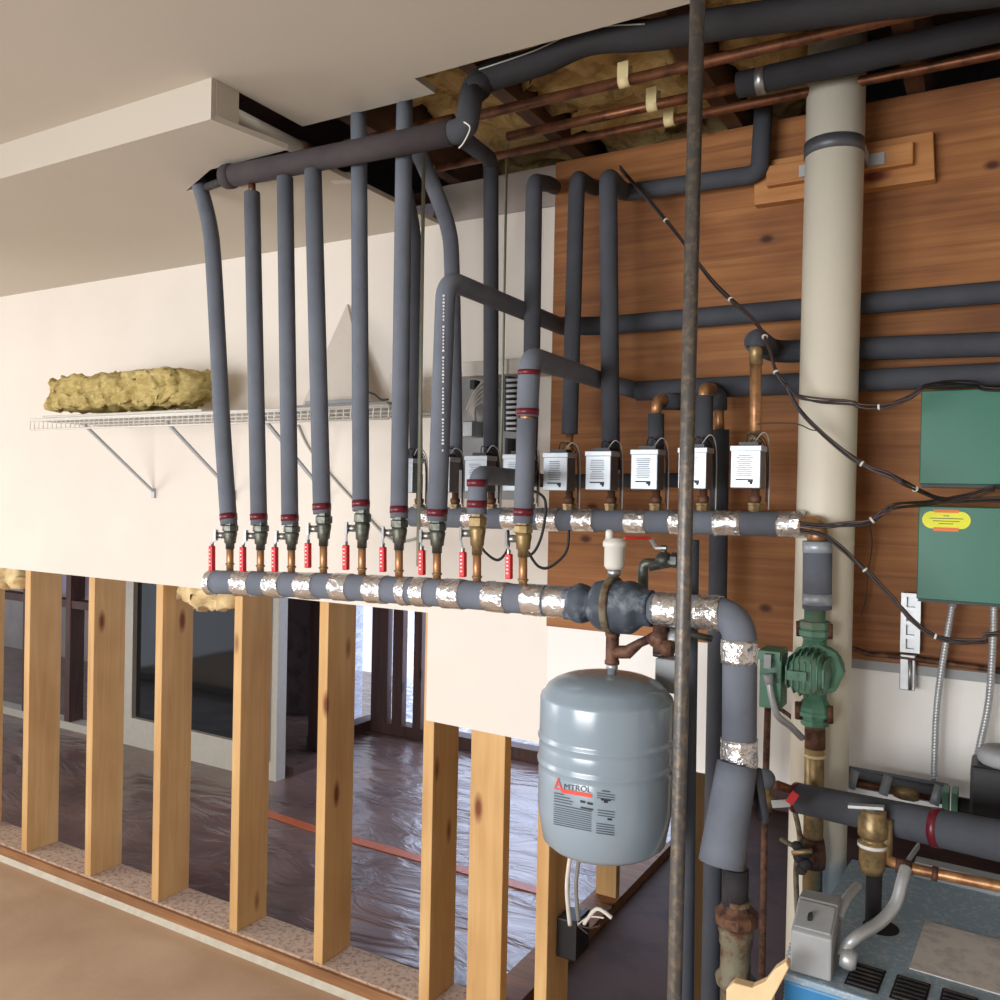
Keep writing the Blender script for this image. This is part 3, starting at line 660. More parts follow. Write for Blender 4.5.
for i, (bx_, ym, yv, yf, yt, lx) in enumerate(risers):
    path_, rr, mt = tops[i]
    t_ = thing('insulated_pipe', rl[i], 'pipe', at(bx_, ym, YM), 'foam covered pipes rising from the lower manifold')
    MB().cyl(at(bx_, ym + 4, YM), at(bx_, yv - 4, YM), .0085, 16).build('copper_stub', 'copper_bright', t_)
    MB().cyl(at(bx_, ym - 5, YM), at(bx_, ym - 7, YM), .0105, 16).build('solder_ring', 'brass', t_)
    pts = [at(x, y, YM + dy) for x, y, dy in path_]
    if i == 0: pth = spline(pts)
    elif i in (6, 7): pth = bend(pts, .045, 8)
    else: pth = pts
    if i == 8: rr = .0190
    MB().tube(pth, rr, 20).build('foam_sleeve', mt, t_)
    d_ = (pts[1] - pts[0]).normalized()
    def band(y, x=None, rad=rr, hh=.0072):
        c_ = at(x if x else bx_, y, YM)
        if y > 500: c_ = pts[0] + (pts[1] - pts[0]) * ((c_.z - pts[0].z) / (pts[1].z - pts[0].z)) if i != 7 else c_
        MB().cyl(c_ - d_ * hh, c_ + d_ * hh, rad + .0012, 20).build('red_tape', 'red_tape', t_)
    band(yt)
    if i == 7: band(483)
    if i == 1: MB().cyl(at(252, 194, YM + .03), at(252, 184, YM + .03), .009, 12).build('copper_neck', 'copper', t_)
    if i == 8:
        MB().cyl(at(527, 424, YM), at(527, 412, YM), .013, 16).build('bare_copper', 'copper_bright', t_)
        MB().tube(bend([at(527, 416, YM), at(530, 357, YM), at(603, 381, 2.0), at(640, 391.5, 2.055)], .035, 8), .0215, 20).build('upper_sleeve', 'foam', t_)
        band(412, 527.5, .0215, .006); band(373, 529, .0215, .005)
    if i == 6:
        mb = MB()
        for j in range(46):
            if j % 9 == 8: continue
            y = 298 + j * 3.4; c_ = at(443.4 - (y - 298) * .006 + 2.5, y, YM); w_ = random.choice([.0012, .002, .0016])
            mb.obox(c_ + V((.0075, -.0192, 0)), V((w_, w_ * .35, 0)), V((0, .0006, 0)), V((0, 0, .0018)))
        mb.build('white_print', 'print_white', t_)
    ball_valve(bx_, yf - 1, 0, yv, lx, yv - 4, yv + 21,
               ['leftmost ball valve with red lever grip, near the free pipe end', 'ball valve second from the left under the second foam pipe', 'ball valve third from the left under the third foam pipe', 'ball valve fourth from the left under the fourth foam pipe',
                'ball valve fifth from the left under the fifth foam pipe', 'ball valve left of the thin hanging rod', 'ball valve just right of the thin hanging rod', 'yellowish brass ball valve under the short elbow pipe', 'rightmost red handled ball valve with yellow brass nut, beside the plywood edge'][i], i >= 7)

# header above
YH = 1.50
hp = at(226, 177, YH); hq = at(452, 133, YH)
hd = thing('header_pipe', 'thick brown-grey foam header pipe just under the ceiling joining the vertical pipes', 'pipe', hp)
MB().tube([hp, lerp(hp, hq, .33), lerp(hp, hq, .66), hq], .0262, 24).build('foam_sleeve', 'foam_brown', hd)
MB().lathe([(.0262, 0), (.029, .004), (.030, .02), (.0275, .03)], hp - V((.004, 0, 0)), hq - hp, 20).build('end_sleeve', 'foam_brown', hd)
MB().tube([at(226, 180, YH), at(207, 187, YH + .06)], .010, 12).build('stub_pipe', 'rough_dark', hd)
MB().tube(bend([hq - (hq - hp) * .02, at(466, 129, YH), at(472, 92, YH + .05)], .03), .0245, 20).build('end_elbow', 'foam_dark', hd)
MB().tube(spline([at(464, 122, YH - .03), at(470, 128, YH - .03), at(464, 142, YH - .03), at(459, 148, YH - .02)]), .0015, 6).build('wire_tie', 'tie', hd)
# big foam pipe along ceiling edge
bp = [at(478, 88, 1.55), at(486, 79, 1.57), at(540, 61, 1.58), at(590, 40, 1.58), at(650, 35, 1.585), at(720, 24, 1.59), at(860, 5, 1.6), at(1010, -14, 1.6), at(1100, -28, 1.6)]
bt = thing('insulated_main', 'thickest dark foam pipe running along the torn ceiling edge at the top', 'pipe', bp[3])
MB().tube([at(471, 97, 1.55), at(474, 88, 1.555)] + spline(bp), [.024, .027] + [.0285] * (len(spline(bp))), 24).build('foam_sleeve', 'foam_darkest', bt)
MB().tube([p + V((0, -.028, .008)) for p in spline(bp[1:5])], .0016, 6).build('seam', 'grey_cable', bt)

def run(name, label, pts, r, mat, rad=.05, group=None, cat='pipe', pn='foam_sleeve', n=20):
    P = [at(*p) for p in pts]
    if pts[-1][0] == 1015: P.append(V((1.59, P[-1].y, P[-1].z)))
    base = min(P, key=lambda q: q.z)
    t_ = thing(name, label, cat, base, group); MB().tube(bend(P, rad, 7), r, n).build(pn, mat, t_); return t_
# wall pipes on plywood
run('insulated_pipe', 'upper long dark foam pipe running level across the plywood', [(562, 326, 1.99), (600, 326, 2.055), (1015, 291, 2.055)], .0235, 'foam_dark', .04)
w2 = run('insulated_pipe', 'middle dark foam pipe on the plywood from the tall copper riser to the right', [(755, 341, 1.93), (775, 352, 2.055), (1015, 343.5, 2.055)], .0255, 'foam_dark', .04)
run('insulated_pipe', 'lower dark foam pipe on the plywood running to the right edge', [(637, 391, 2.045), (1015, 373.5, 2.055)], .0245, 'foam_dark', .04)
run('insulated_pipe', 'short dark foam pipe behind the valve boxes', [(536, 480, 1.965), (548, 481, 2.06), (712, 480, 2.06)], .0175, 'foam_dark', .03)
run('insulated_pipe', 'long black foam pipe dropping behind the upper manifold right of the pole', [(720, 430, 2.02), (717, 640, 2.02), (707, 1170, 2.02)], .0215, 'foam_dark')
MB()
t_ = thing('copper_drop', 'short copper piece feeding the long black foam drop from the lower wall pipe', 'pipe', at(720, 428, 2.02))
MB().cyl(at(720, 436, 2.02), at(719, 402, 2.02), .011, 14).build('copper_pipe', 'copper_bright', t_)
MB().tube(bend([at(719, 410, 2.02), at(719, 392, 2.02), at(704, 389, 1.99)], .02), .019, 16).build('foam_elbow', 'foam_dark', t_)
run('insulated_pipe', 'black foam pipe half hidden directly behind the steel pole', [(691, 540, 1.60), (688, 760, 1.60), (682, 1336, 1.60)], .0155, 'foam_dark')

# ================================================================== UPPER MANIFOLD + ZONE VALVES
YU = 1.90
def upt(x): return at(x, lerp(516.5, 524.5, (x - 410) / 390), YU)
um = thing('upper_manifold', 'rear foil banded foam pipe run carrying the white valve boxes', 'pipe', upt(600))
MB().tube([upt(x) for x in (412, 500, 600, 700, 799)], .027, 24).build('foam_sleeve', 'foam', um)
for a, b in [(421, 433), (461, 479), (500, 516), (536, 556), (571, 592), (623, 644), (668, 680), (712, 739), (776, 803)]: foils(a, b, um, upt, .0285, sd=5)
MB().tube(bend([upt(798), at(818, 525, 1.865), at(817, 545, 1.86)], .03), .020, 18).build('copper_elbow', 'copper_bright', um)
zx = [419, 455, 491, 529, 569, 611, 656, 703, 755]
zl = ['valve box furthest left, behind the sixth foam pipe', 'valve box half hidden behind the printed foam pipe', 'valve box between the printed pipe and the short elbow pipe', 'valve box mostly hidden behind the jointed foam pipe',
      'white valve box standing at the left edge of the plywood', 'white valve box second from the plywood edge, under the tall foam pipe', 'white valve box just left of the steel pole', 'white valve box partly hidden by the steel pole', 'white valve box at the right end under the bare copper riser']
zg = 'valve boxes on the rear manifold'
def zone_valve(i, px):
    base = at(px, 511, YU); X, z0 = base.x, base.z
    t_ = thing('zone_valve', zl[i], 'valve', (X, YU, z0), zg)
    MB().lathe([(.011, -.012), (.011, 0), (.0155, .001), (.0155, .012), (.017, .013), (.017, .017), (.012, .018)], (X, YU, z0), n=8, smooth=False).build('hex_nut', 'brass', t_)
    MB().lathe([(.010, .016), (.013, .024), (.013, .032), (.009, .034), (.009, .098)], (X, YU, z0), n=14).build('valve_body', 'rusty', t_)
    bx = X - .005; zb, zt_ = z0 + .048, z0 + .138; yf, yb = YU - .070, YU - .021
    bb = MB().box((bx - .03, yf + .003, zb), (bx + .03, yb, zt_ - .002)).build('actuator_box', 'valve_side', t_, .002)
    MB().box((bx - .031, yf, zb + .001), (bx + .031, yf + .004, zt_)).box((bx - .033, yf - .002, zt_ - .012), (bx + .033, yb + .001, zt_)).build('cover', 'valve_box', t_, .0015)
    mb = MB(); rnd = random.Random(i)
    for r_ in range(11):
        w = .034 * rnd.uniform(.75, 1.05); z = zt_ - .022 - r_ * .0042; mb.box((bx - w / 2 - .002, yf - .0004, z), (bx + w / 2 - .002, yf + .0004, z + .0014))
    mb.build('fine_print', 'print_dark', t_)
    z = zb + .0165; MB().box((bx - .02, yf - .0006, z), (bx + .016, yf + .0004, z + .003)).box((bx + .006, yf - .0006, z - .004), (bx + .016, yf + .0004, z)).box((bx + .010, yf - .0006, z - .008), (bx + .015, yf + .0004, z - .003)).build('swoosh_mark', 'print_black', t_)
    MB().box((bx - .018, yf + .012, zt_), (bx + .022, yb - .008, zt_ + .008)).build('terminal_block', 'black_plastic', t_)
    for cc, mm in ((0, 'wire_black'), (1, 'wire_brown'), (2, 'grey_cable')):
        q0 = V((bx - .01 + cc * .008, YU - .03, zt_ + .006)); q1 = q0 + V((.012 + cc * .006, -.01, .018 + .006 * rnd.random())); q2 = V((X + .022 + cc * .004, YU - .01, zt_ - .004)); q3 = V((X + .024 + cc * .003, YU - .006, z0 + .02 - cc * .008))
        MB().tube(spline([q0, q1, q2, q3], 6), .0014, 5).build('wire', mm, t_)
    return V((X, YU, zt_))
for i, x in enumerate(zx): zone_valve(i, x)
zgp = 'foam covered pipes above the valve boxes'
run('insulated_pipe', 'dark foam pipe visible just behind the sixth vertical pipe', [(416, 470, YU), (415, 235, YU), (406, 190, 1.82)], .018, 'foam_dark', .05, zgp)
t_ = thing('insulated_pipe', 'dark foam pipe curving down behind the printed pipe', 'pipe', at(455, 490, YU), zgp)
MB().tube(spline([at(455, 470, YU), at(454, 380, YU), at(452, 270, YU), at(449, 232, 1.88), at(438, 198, 1.84), at(424, 165, 1.80), at(414, 143, 1.76)]), .0205, 20).build('foam_sleeve', 'foam', t_)
run('insulated_pipe', 'dark foam pipe elbowed from the header end down in front of the relay panel', [(491, 470, YU), (491, 160, YU), (462, 138, 1.62)], .0195, 'foam_dark', .04, zgp)
run('insulated_pipe', 'dark foam pipe with rounded top just left of the plywood edge', [(529, 470, YU), (532, 345, 1.775), (534, 182, 1.775), (549, 184, 1.95), (554, 187, 2.10)], .0195, 'foam_dark', .03, zgp)
t_ = run('insulated_pipe', 'left one of the two tall foam pipes in front of the plywood', [(569.5, 434, YU), (577, 178, YU), (590, 186, 2.05), (596, 188, 2.112)], .0198, 'foam_dark', .03, zgp)
MB().cyl(at(569.5, 434, YU), at(569, 470, YU), .0095, 14).build('copper_pipe', 'copper_bright', t_)
run('insulated_pipe', 'right one of the two tall foam pipes, turning right at its top toward the plywood', [(611, 470, YU), (608, 176, YU), (624, 193, 2.06), (752, 175, 2.06), (760, 168, 2.06), (764, 100, 2.06)], .0215, 'foam_dark', .03, zgp)
t_ = run('insulated_pipe', 'short foam pipe with copper elbow left of the steel pole', [(656, 470, YU), (656, 414, YU)], .0185, 'foam_dark', .03, zgp)
MB().tube(bend([at(656, 416, YU), at(657, 398, YU), at(668, 402, 1.95)], .02), .012, 14).build('copper_elbow', 'copper_bright', t_)
MB().tube([at(663, 401, 1.935), at(686, 402, 2.03)], .0205, 16).build('elbow_sleeve', 'foam_dark', t_)
t_ = run('insulated_pipe', 'foam pipe with copper elbow just right of the steel pole', [(703, 470, YU), (704, 396, YU)], .0205, 'foam_dark', .03, zgp)
MB().tube(bend([at(704, 400, YU), at(704, 388, YU), at(712, 389, 1.96)], .02), .0125, 14).build('copper_elbow', 'copper_bright', t_)
t_ = thing('copper_riser', 'tall bare copper riser above the right end valve box', 'pipe', at(755, 490, YU))
MB().tube([at(755, 470, YU), at(756, 345, YU)], .0125, 16).build('copper_pipe', 'copper_bright', t_)
MB().cyl(at(756, 365, YU), at(756, 338, YU), .0145, 16).cyl(at(755, 444, YU), at(755, 432, YU), .015, 16).build('coupling', 'brass', t_)
MB().tube(bend([at(756, 347, YU), at(757, 337, YU), at(768, 346, 1.96)], .02), .0205, 16).build('foam_elbow', 'foam_dark', t_)
# hanging rods
o = MB().tube([at(424, 150, 1.62), at(418, 566, YM + .03)], .0042, 8).build('hanger_rod', 'rod_green'); tag(o, 'thin pale threaded rod hanging between the sixth and the printed foam pipe', 'rod', 'thin hanger rods')
o = MB().tube([at(507, 145, 2.0), at(503, 372, 2.0), at(500, 512, 1.97)], .0035, 8).build('hanger_rod', 'rod_green'); tag(o, 'thin dark rod hanging in front of the relay panel', 'rod', 'thin hanger rods')
# loops of black cable below manifold
for pts, lb in (([(531, 490), (545, 500), (543, 530), (534, 552), (520, 558)], 'black cable loop left of the plywood edge between the two manifolds'), ([(569, 530), (566, 552), (550, 567), (538, 566), (528, 552)], 'black cable loop hanging over the plywood edge'),
                ([(508, 530), (508, 548), (498, 560), (485, 552), (478, 540)], 'black cable loop behind the yellowish brass valve')):
    o = MB().tube(spline([at(x, y, 1.80) for x, y in pts]), .0035, 8).build('cable_loop', 'wire_black'); tag(o, lb, 'cable', 'black cable loops')

# relay panel on the wall behind the risers
rp = thing('relay_panel', 'grey relay panel with black terminal comb on the wall behind the pipes', 'panel', at(500, 500, 2.12))
MB().box(at(460, 372, 2.10), at(524, 500, 2.1275)).build('back_plate', 'grey_paint', rp, .002)
MB().box(at(462, 362, 2.02), at(552, 376, 2.10)).build('top_tray', 'trim_white', rp, .002)
mb = MB().box(at(505, 376, 2.055), at(516, 432, 2.10)).box(at(505, 438, 2.055), at(515, 470, 2.10)); mb.build('terminal_rail', 'black_plastic', rp)
mb = MB()
for j in range(10): mb.box(at(506, 379 + j * 5.4, 2.045), at(520, 381.5 + j * 5.4, 2.056))
mb.build('terminals', 'steel', rp)
MB().box(at(463, 421, 2.04), at(483, 438, 2.10)).build('transformer', 'steel', rp, .003)
for j in range(5):
    MB().tube(spline([at(467 + j * 2, 410 + j * 3, 2.06), at(475, 392 + j * 4, 2.03), at(488 - j, 378 + j * 6, 2.03), at(500, 372 + j * 9, 2.05)]), .0045, 8).build('grey_cable', 'grey_cable', rp)
MB().box(at(470, 380, 2.03), at(480, 390, 2.06)).build('relay', 'black_plastic', rp)

# ball valve with long red lever in front of plywood
fv = thing('drain_valve', 'brass drain valve with long red lever between the two manifolds', 'valve', at(664, 560, 1.62))
MB().cyl(at(650, 566, 1.62), at(686, 558, 1.62), .0115, 14).sphere(at(664, 560, 1.62), .017).cyl(at(664, 560, 1.62), at(664, 545, 1.62), .006, 10).lathe([(.015, 0), (.015, .012)], at(672, 560, 1.62), (1, 0, 0), 6, smooth=False).build('body', 'brass_green', fv)
MB().tube(bend([at(656, 564, 1.62), at(643, 563, 1.62), at(643, 592, 1.62)], .015), .0105, 14).build('elbow', 'brass_green', fv)
MB().bar(at(667, 548, 1.60), at(656, 548, 1.60), .004, .012).bar(at(656, 548, 1.60), at(650, 538, 1.59), .004, .012).build('crank', 'zinc', fv)
MB().bar(at(651, 538, 1.59), at(624, 538, 1.56), .006, .013).build('red_lever', 'red_grip', fv, .002)

# ================================================================== STEEL POLE, WHITE PIPE
o = thing('steel_pole', 'weathered grey steel pole standing full height in front of the pipes', 'pole', at(682, 990, 1.385))
PT, PB = at(697.5, 0, 1.385), at(674.5, 1000, 1.385); dd = (PT - PB).normalized(); top_ = PT + dd * ((2.477 - PT.z) / dd.z); bot_ = PB - dd * (PB.z / dd.z)
o.location = bot_
MB().tube([bot_ + dd * .003, lerp(bot_, top_, .3), lerp(bot_, top_, .6), top_], .0122, 20).build('tube', 'pole_steel', o)
MB().lathe([(.03, 0), (.03, .005), (.014, .006)], bot_ + V((0, 0, .001)), n=20).build('foot_plate', 'pole_steel', o)
wx = thing('white_stack_pipe', 'big white vertical pipe in front of the plywood, strapped near its top', 'pipe', (at(820, 600, 1.965).x, 1.965, 0))
wt, wb = at(836, 90, 1.965), at(822, 650, 1.965); wd_ = (wt - wb).normalized()
top_ = wt + wd_ * ((2.74 - wt.z) / wd_.z); bot_ = wb - wd_ * (wb.z - .002) / wd_.z; wx.location = bot_
MB().tube([bot_, lerp(bot_, top_, .5), top_], .0596, 40).build('tube', 'pvc', wx)
c_ = at(834, 150, 1.965); MB().cyl(c_ - wd_ * .015, c_ + wd_ * .015, .0615, 40).build('strap', 'strap_steel', wx)
for sg in (-1, 1): MB().box((c_.x + sg * .0575 - .003, 1.965, c_.z - .016), (c_.x + sg * .055 + .003, 2.06, c_.z + .014)).box((c_.x + sg * .055, 2.055, c_.z - .014), (c_.x + sg * .09, 2.06, c_.z + .012)).build('strap_ear', 'zinc', wx)
bd = thing('backing_board', 'pale double board behind the white pipe strap', 'board', at(845, 190, 2.1))
def quad(mb, pts, Yf, th): mb.prism([at(x, y, Yf) for x, y in pts], (0, th, 0))
mb = MB(); quad(mb, [(754, 205), (754, 163), (933, 131), (935, 179)], 2.085, .032); mb.build('outer_board', 'board', bd, .002)
mb = MB(); quad(mb, [(766, 186), (766, 166), (913, 141), (913, 163)], 2.062, .023); mb.build('inner_board', 'board', bd, .002)

# ================================================================== CEILING COPPER
def level(name, label, x0, x1, Y, z, r, mat, pn='copper_pipe', cat='pipe', group='bare copper pipes under the ceiling'):
    t_ = thing(name, label, cat, (x0, Y, z), group); MB().tube([(x0, Y, z), ((x0 + x1) / 2, Y, z), (x1, Y, z)], r, 16).build(pn, mat, t_); return t_
level('copper_pipe', 'front bare copper pipe just behind the thickest foam pipe', at(480, 115, 1.70).x, 1.5, 1.70, 1.6 + .866, .0112, 'copper')
level('copper_pipe', 'middle bare copper pipe ending in a dark foam sleeve right of the pole', at(508, 140, 1.84).x, at(740, 84, 1.84).x, 1.84, 1.6 + .868, .0112, 'copper')
level('copper_pipe', 'rear dark copper pipe passing in front of the white pipe head', at(437, 181, 1.94).x, 1.5, 1.94, 1.6 + .872, .0105, 'copper')
x_ = at(738, 86, 1.84).x
t_ = thing('insulated_pipe', 'dark foam pipe sleeved over the middle copper pipe at the upper right', 'pipe', (x_, 1.84, 2.468))
MB().tube([(x_, 1.84, 2.472), (.6, 1.84, 2.478), (1.5, 1.84, 2.48)], .0265, 20).build('foam_sleeve', 'foam_darkest', t_)
MB().cyl((at(757, 80, 1.84).x, 1.84, 2.471), (at(766, 80, 1.84).x, 1.84, 2.471), .0275, 20).build('steel_clamp', 'steel', t_)
clip = None
for (px, py, Y, z, lb) in [(625, 76, 1.70, 2.466, 'front cream pipe clip on the front copper pipe'), (653, 104, 1.84, 2.468, 'middle cream pipe clip on the middle copper pipe'), (670, 119, 1.94, 2.472, 'rear cream pipe clip on the rear copper pipe')]:
    X = at(px, py, Y).x; mb = MB().lathe([(.0135, -.012), (.0135, .012)], (X, Y, z), (1, 0, 0), 18).box((X - .012, Y - .0135, z), (X + .012, Y - .0095, z + .035)).box((X - .012, Y + .0095, z), (X + .012, Y + .0135, z + .035))
    o = mb.build('pipe_clip', 'hanger_cream'); tag(o, lb, 'clip', 'cream pipe clips')
# white pipe in the soffit end and elbow
a_, b_ = at(222, 107, 1.36), at(280, 137, 1.60); a_.x = b_.x = -1.52; a_.z = b_.z = 2.437
t_ = thing('soffit_pipe', 'white pipe seen lengthwise inside the open end of the lowered ceiling', 'pipe', a_)
MB().cyl(V((-1.515, 1.34, 2.437)), V((-1.515, 1.60, 2.437)), .018, 18).build('tube', 'plastic_white', t_)
MB().cyl(V((-1.515, 1.60, 2.437)), V((-1.515, 1.64, 2.437)), .022, 18).build('coupling', 'rusty', t_)
o = MB().cyl((-1.42, 1.66, 2.45), (-1.1, 1.66, 2.45), .012, 12).build('copper_pipe', 'copper'); tag(o, 'short dark copper pipe inside the ceiling opening behind the header', 'pipe')
t_ = thing('wire_box', 'small beige connector box hanging in the ceiling gap behind the header', 'box', at(337, 172, 1.72))
MB().obox(at(342, 178, 1.72), V((.024, .01, 0)), V((-.004, .012, 0)), V((0, 0, .010))).build('body', 'trim_white', t_); MB().obox(at(330, 175, 1.72), V((.008, .003, 0)), V((-.003, .008, 0)), V((0, 0, .008))).build('plug', 'hanger_cream', t_)

# ================================================================== PUMP
YP = 1.86
pc = at(814, 668, YP)
pipeD = thing('insulated_pipe', 'short grey foam pipe with two tape bands above the green pump', 'pipe', at(817, 608, YP))
MB().tube([at(817.5, 541, YP), at(817, 609, YP)], .0285, 24).build('foam_sleeve', 'foam', pipeD)
for y in (547, 599): MB().cyl(at(817.3, y - 5.5, YP), at(817.3, y + 5.5, YP), .0292, 24).build('tape_band', 'grey_tape', pipeD)
pu = thing('circulator_pump', 'green cast iron circulator pump with finned motor', 'pump', at(814, 728, YP))
def zat(y): return at(815, y, YP)
fl = MB().lathe([(.021, 0), (.021, -.03), (.026, -.032), (.026, -.036)], zat(609), n=20)
fl.lathe([(.031, 0), (.033, -.004), (.033, -.014), (.03, -.016), (.034, -.019), (.034, -.029), (.028, -.032), (.020, -.042)], zat(621), n=8, smooth=False).build('upper_flange', 'green_iron_dusty', pu)
MB().cyl(zat(622) + V((.03, -.008, 0)), zat(637) + V((.03, -.008, 0)), .006, 6).cyl(zat(622) + V((-.03, -.008, 0)), zat(637) + V((-.03, -.008, 0)), .006, 6).build('flange_bolts', 'rusty', pu)
mb = MB().sphere(pc + V((.006, 0, .004)), .050, (1.08, .75, .95)); mb.tube([zat(636), pc, zat(700)], [.022, .03, .022], 18); mb.build('volute', 'green_iron', pu)
MB().lathe([(.052, -.012), (.055, -.01), (.055, .012), (.05, .014)], pc + V((.006, -.01, 0)), (0, -1, 0), 8, smooth=False).build('motor_flange', 'green_iron', pu)
MB().lathe([(.040, 0), (.040, .045), (.038, .070), (.030, .080), (0, .083)], pc + V((0, -.02, 0)), (0, -1, 0), 28).build('motor', 'green_iron_dusty', pu)
for j in range(7):
    x = (j - 3) * .0115; h = math.sqrt(max(.047 ** 2 - x * x, .0001)) 
    MB().prism([pc + V((x - .0014, -.024, -h)), pc + V((x - .0014, -.082, -h * .95)), pc + V((x - .0014, -.104, -h * .55)), pc + V((x - .0014, -.104, h * .55)), pc + V((x - .0014, -.082, h * .95)), pc + V((x - .0014, -.024, h))], (.0028, 0, 0)).build('cooling_fin', 'green_iron', pu)
mb = MB(); q = pc + V((-.012, -.114, .002)); mb.obox(q, V((.018, 0, 0)), V((0, .002, 0)), V((0, 0, .009))).build('name_plate', 'green_iron', pu)
fl = MB().lathe([(.020, .03), (.028, .02), (.032, .012), (.032, .004), (.034, .002), (.034, -.006), (.028, -.008), (.026, -.014), (.028, -.016), (.028, -.026), (.022, -.028)], zat(712), n=8, smooth=False); fl.build('lower_flange', 'green_iron', pu)
MB().cyl(zat(703) + V((.03, -.01, 0)), zat(720) + V((.03, -.01, 0)), .007, 6).cyl(zat(703) + V((-.03, -.01, 0)), zat(720) + V((-.03, -.01, 0)), .008, 6).build('flange_bolts', 'rusty', pu)
jb = MB().box(at(760, 652, YP - .06), at(787, 704, YP + .0)); jb.build('wiring_box', 'green_iron', pu, .002)
MB().box(at(758, 650, YP - .065), at(788, 656, YP + .01)).build('wiring_box_lid', 'green_iron', pu, .001)
MB().cyl(at(786, 676, YP - .03), at(800, 676, YP - .03), .017, 14).build('wiring_neck', 'black_plastic', pu)
MB().obox(at(768, 661, YP - .075), V((.007, 0, 0)), V((0, .007, 0)), V((0, 0, .014))).cyl(at(768, 674, YP - .075), at(770, 684, YP - .075), .010, 12).build('conduit_fitting', 'grey_paint', pu)
o = MB().tube(spline([at(769, 680, YP - .075), at(772, 698, YP - .075), at(778, 716, YP - .07), at(790, 726, YP - .05), at(802, 738, YP - .02)]), .0068, 12).build('flexible_conduit', 'zinc'); tag(o, 'silver flexible conduit bending from the pump wiring box', 'conduit')
t_ = thing('brass_pipe', 'aged brass pipe dropping below the green pump', 'pipe', at(811, 905, YP))
MB().tube([zat(722), at(814, 790, YP), at(812, 905, YP)], .0195, 20).build('tube', 'brass', t_)
MB().tube([zat(728), zat(748)], .0205, 20).build('dark_band', 'rusty', t_)
MB().cyl(zat(754), zat(757), .0212, 20).build('solder_ring', 'hanger_cream', t_)
MB().lathe([(.026, 0), (.027, .02), (.024, .05), (.021, .06)], at(812, 866, YP), n=18).build('coupling', 'rusty', t_)
# loops of dark cable behind
o = MB().tube(spline([at(775, 706, 2.06), at(790, 716, 2.06), at(800, 728, 2.06), at(812, 745, 2.06)]), .005, 8).build('armoured_cable', 'rusty'); tag(o, 'brown armoured cable behind the green pump', 'cable')
t_ = thing('copper_pipe', 'thin dark red copper pipe dropping to the floor left of the boiler', 'pipe', at(764, 1000, 1.98))
MB().tube([at(768, 700, 1.98), at(765, 800, 1.98), at(758, 1206, 1.98)], .0075, 12).build('tube', 'rusty', t_)
t_ = thing('copper_pipe', 'thin pipe running level along the lower edge of the plywood', 'pipe', at(855, 650, 2.09))
MB().tube([at(852, 648, 2.09), at(868, 654, 2.09), at(900, 657, 2.09), at(1015, 673, 2.09), V((1.59, 2.09, at(1015, 673, 2.09).z))], .006, 10).build('tube', 'rusty', t_)

# isolation valve left of the large dark pipe
iv = thing('isolation_valve', 'brass valve with grey foam knob and red tipped silver lever', 'valve', at(768, 812, 1.72))
MB().sphere(at(765, 779, 1.72), .020, (1, .9, 1)).build('foam_cap', 'foam', iv)
MB().cyl(at(764, 786, 1.72), at(766, 812, 1.72), .012, 14).sphere(at(767, 800, 1.72), .016).build('body', 'brass', iv)
MB().bar(at(772, 804, 1.70), at(790, 803, 1.70), .014, .004).build('lever', 'zinc', iv)
MB().bar(at(789, 803, 1.70), at(796, 793, 1.70), .014, .005).build('red_tip', 'red_grip', iv)
MB().cyl(at(777, 785, 1.74), at(800, 793, 1.80), .009, 12).build('side_pipe', 'copper', iv)

# ================================================================== BIG DARK PIPE ABOVE BOILER + small parts
zb_ = .84
g0, g1 = at(798, 798, 1.785), at(1010, 843, 1.665)
bg = thing('insulated_pipe', 'thick dark foam pipe crossing level behind the boiler relief valve', 'pipe', g0)
MB().tube([g0, lerp(g0, g1, .5), g1, g1 + V((.12, -.01, 0)), V((1.59, g1.y - .012, g1.z))], [.029, .0315, .034, .034, .034], 24).build('foam_sleeve', 'foam_dark', bg)
for x in (952,):
    u = (x - 798) / 212; c_ = lerp(g0, g1, .70); d_ = (g1 - g0).normalized(); MB().cyl(c_ - d_ * .007, c_ + d_ * .007, .0342, 24).build('red_tape', 'red_tape', bg)
MB().lathe([(.03, 0), (.0295, .01)], g0 - d_ * .006, g1 - g0, 20).build('red_end', 'red_tape', bg)
h0, h1 = at(800, 772, 2.03), at(948, 800, 2.03)
hg = thing('copper_branch', 'copper pipe half wrapped in foam with grey tape strips on the low white wall', 'pipe', h0)
MB().tube([h0, h1], .010, 14).build('copper_pipe', 'copper', hg)
splitsleeve(h0 + V((0, -.002, .012)), h1 + V((0, -.002, .012)), .022, .006, 2.6, 'foam', 'foam_sleeve', hg, a0=math.pi * .5)
MB().tube([h0 + V((0, 0, .018)), lerp(h0, h1, .3) + V((0, 0, .024)), lerp(h0, h1, .6) + V((0, 0, .016)), h1 + V((0, 0, .014))], .012, 12).build('foam_strip', 'foam', hg)
for u in (.1, .38, .6, .93):
    c_ = lerp(h0, h1, u) + V((0, 0, .008)); MB().cyl(c_ - V((.009, 0, -.002)), c_ + V((.009, 0, -.002)), .0235, 16).build('grey_tape', 'grey_tape', hg)
MB().lathe([(.014, -.02), (.018, -.005), (.018, .02), (.013, .03)], lerp(h0, h1, .72), h1 - h0, 10).build('union', 'brass', hg)
fg = thing('pump_flange', 'green flange with rusty neck right of the taped copper pipe', 'flange', at(948, 818, 1.97))
c_ = at(946, 803, 1.98)
MB().obox(c_, V((.006, 0, 0)), V((0, .028, 0)), V((0, 0, .030))).obox(c_ + V((.016, 0, 0)), V((.006, 0, 0)), V((0, .028, 0)), V((0, 0, .030))).build('plates', 'green_iron', fg, .002)
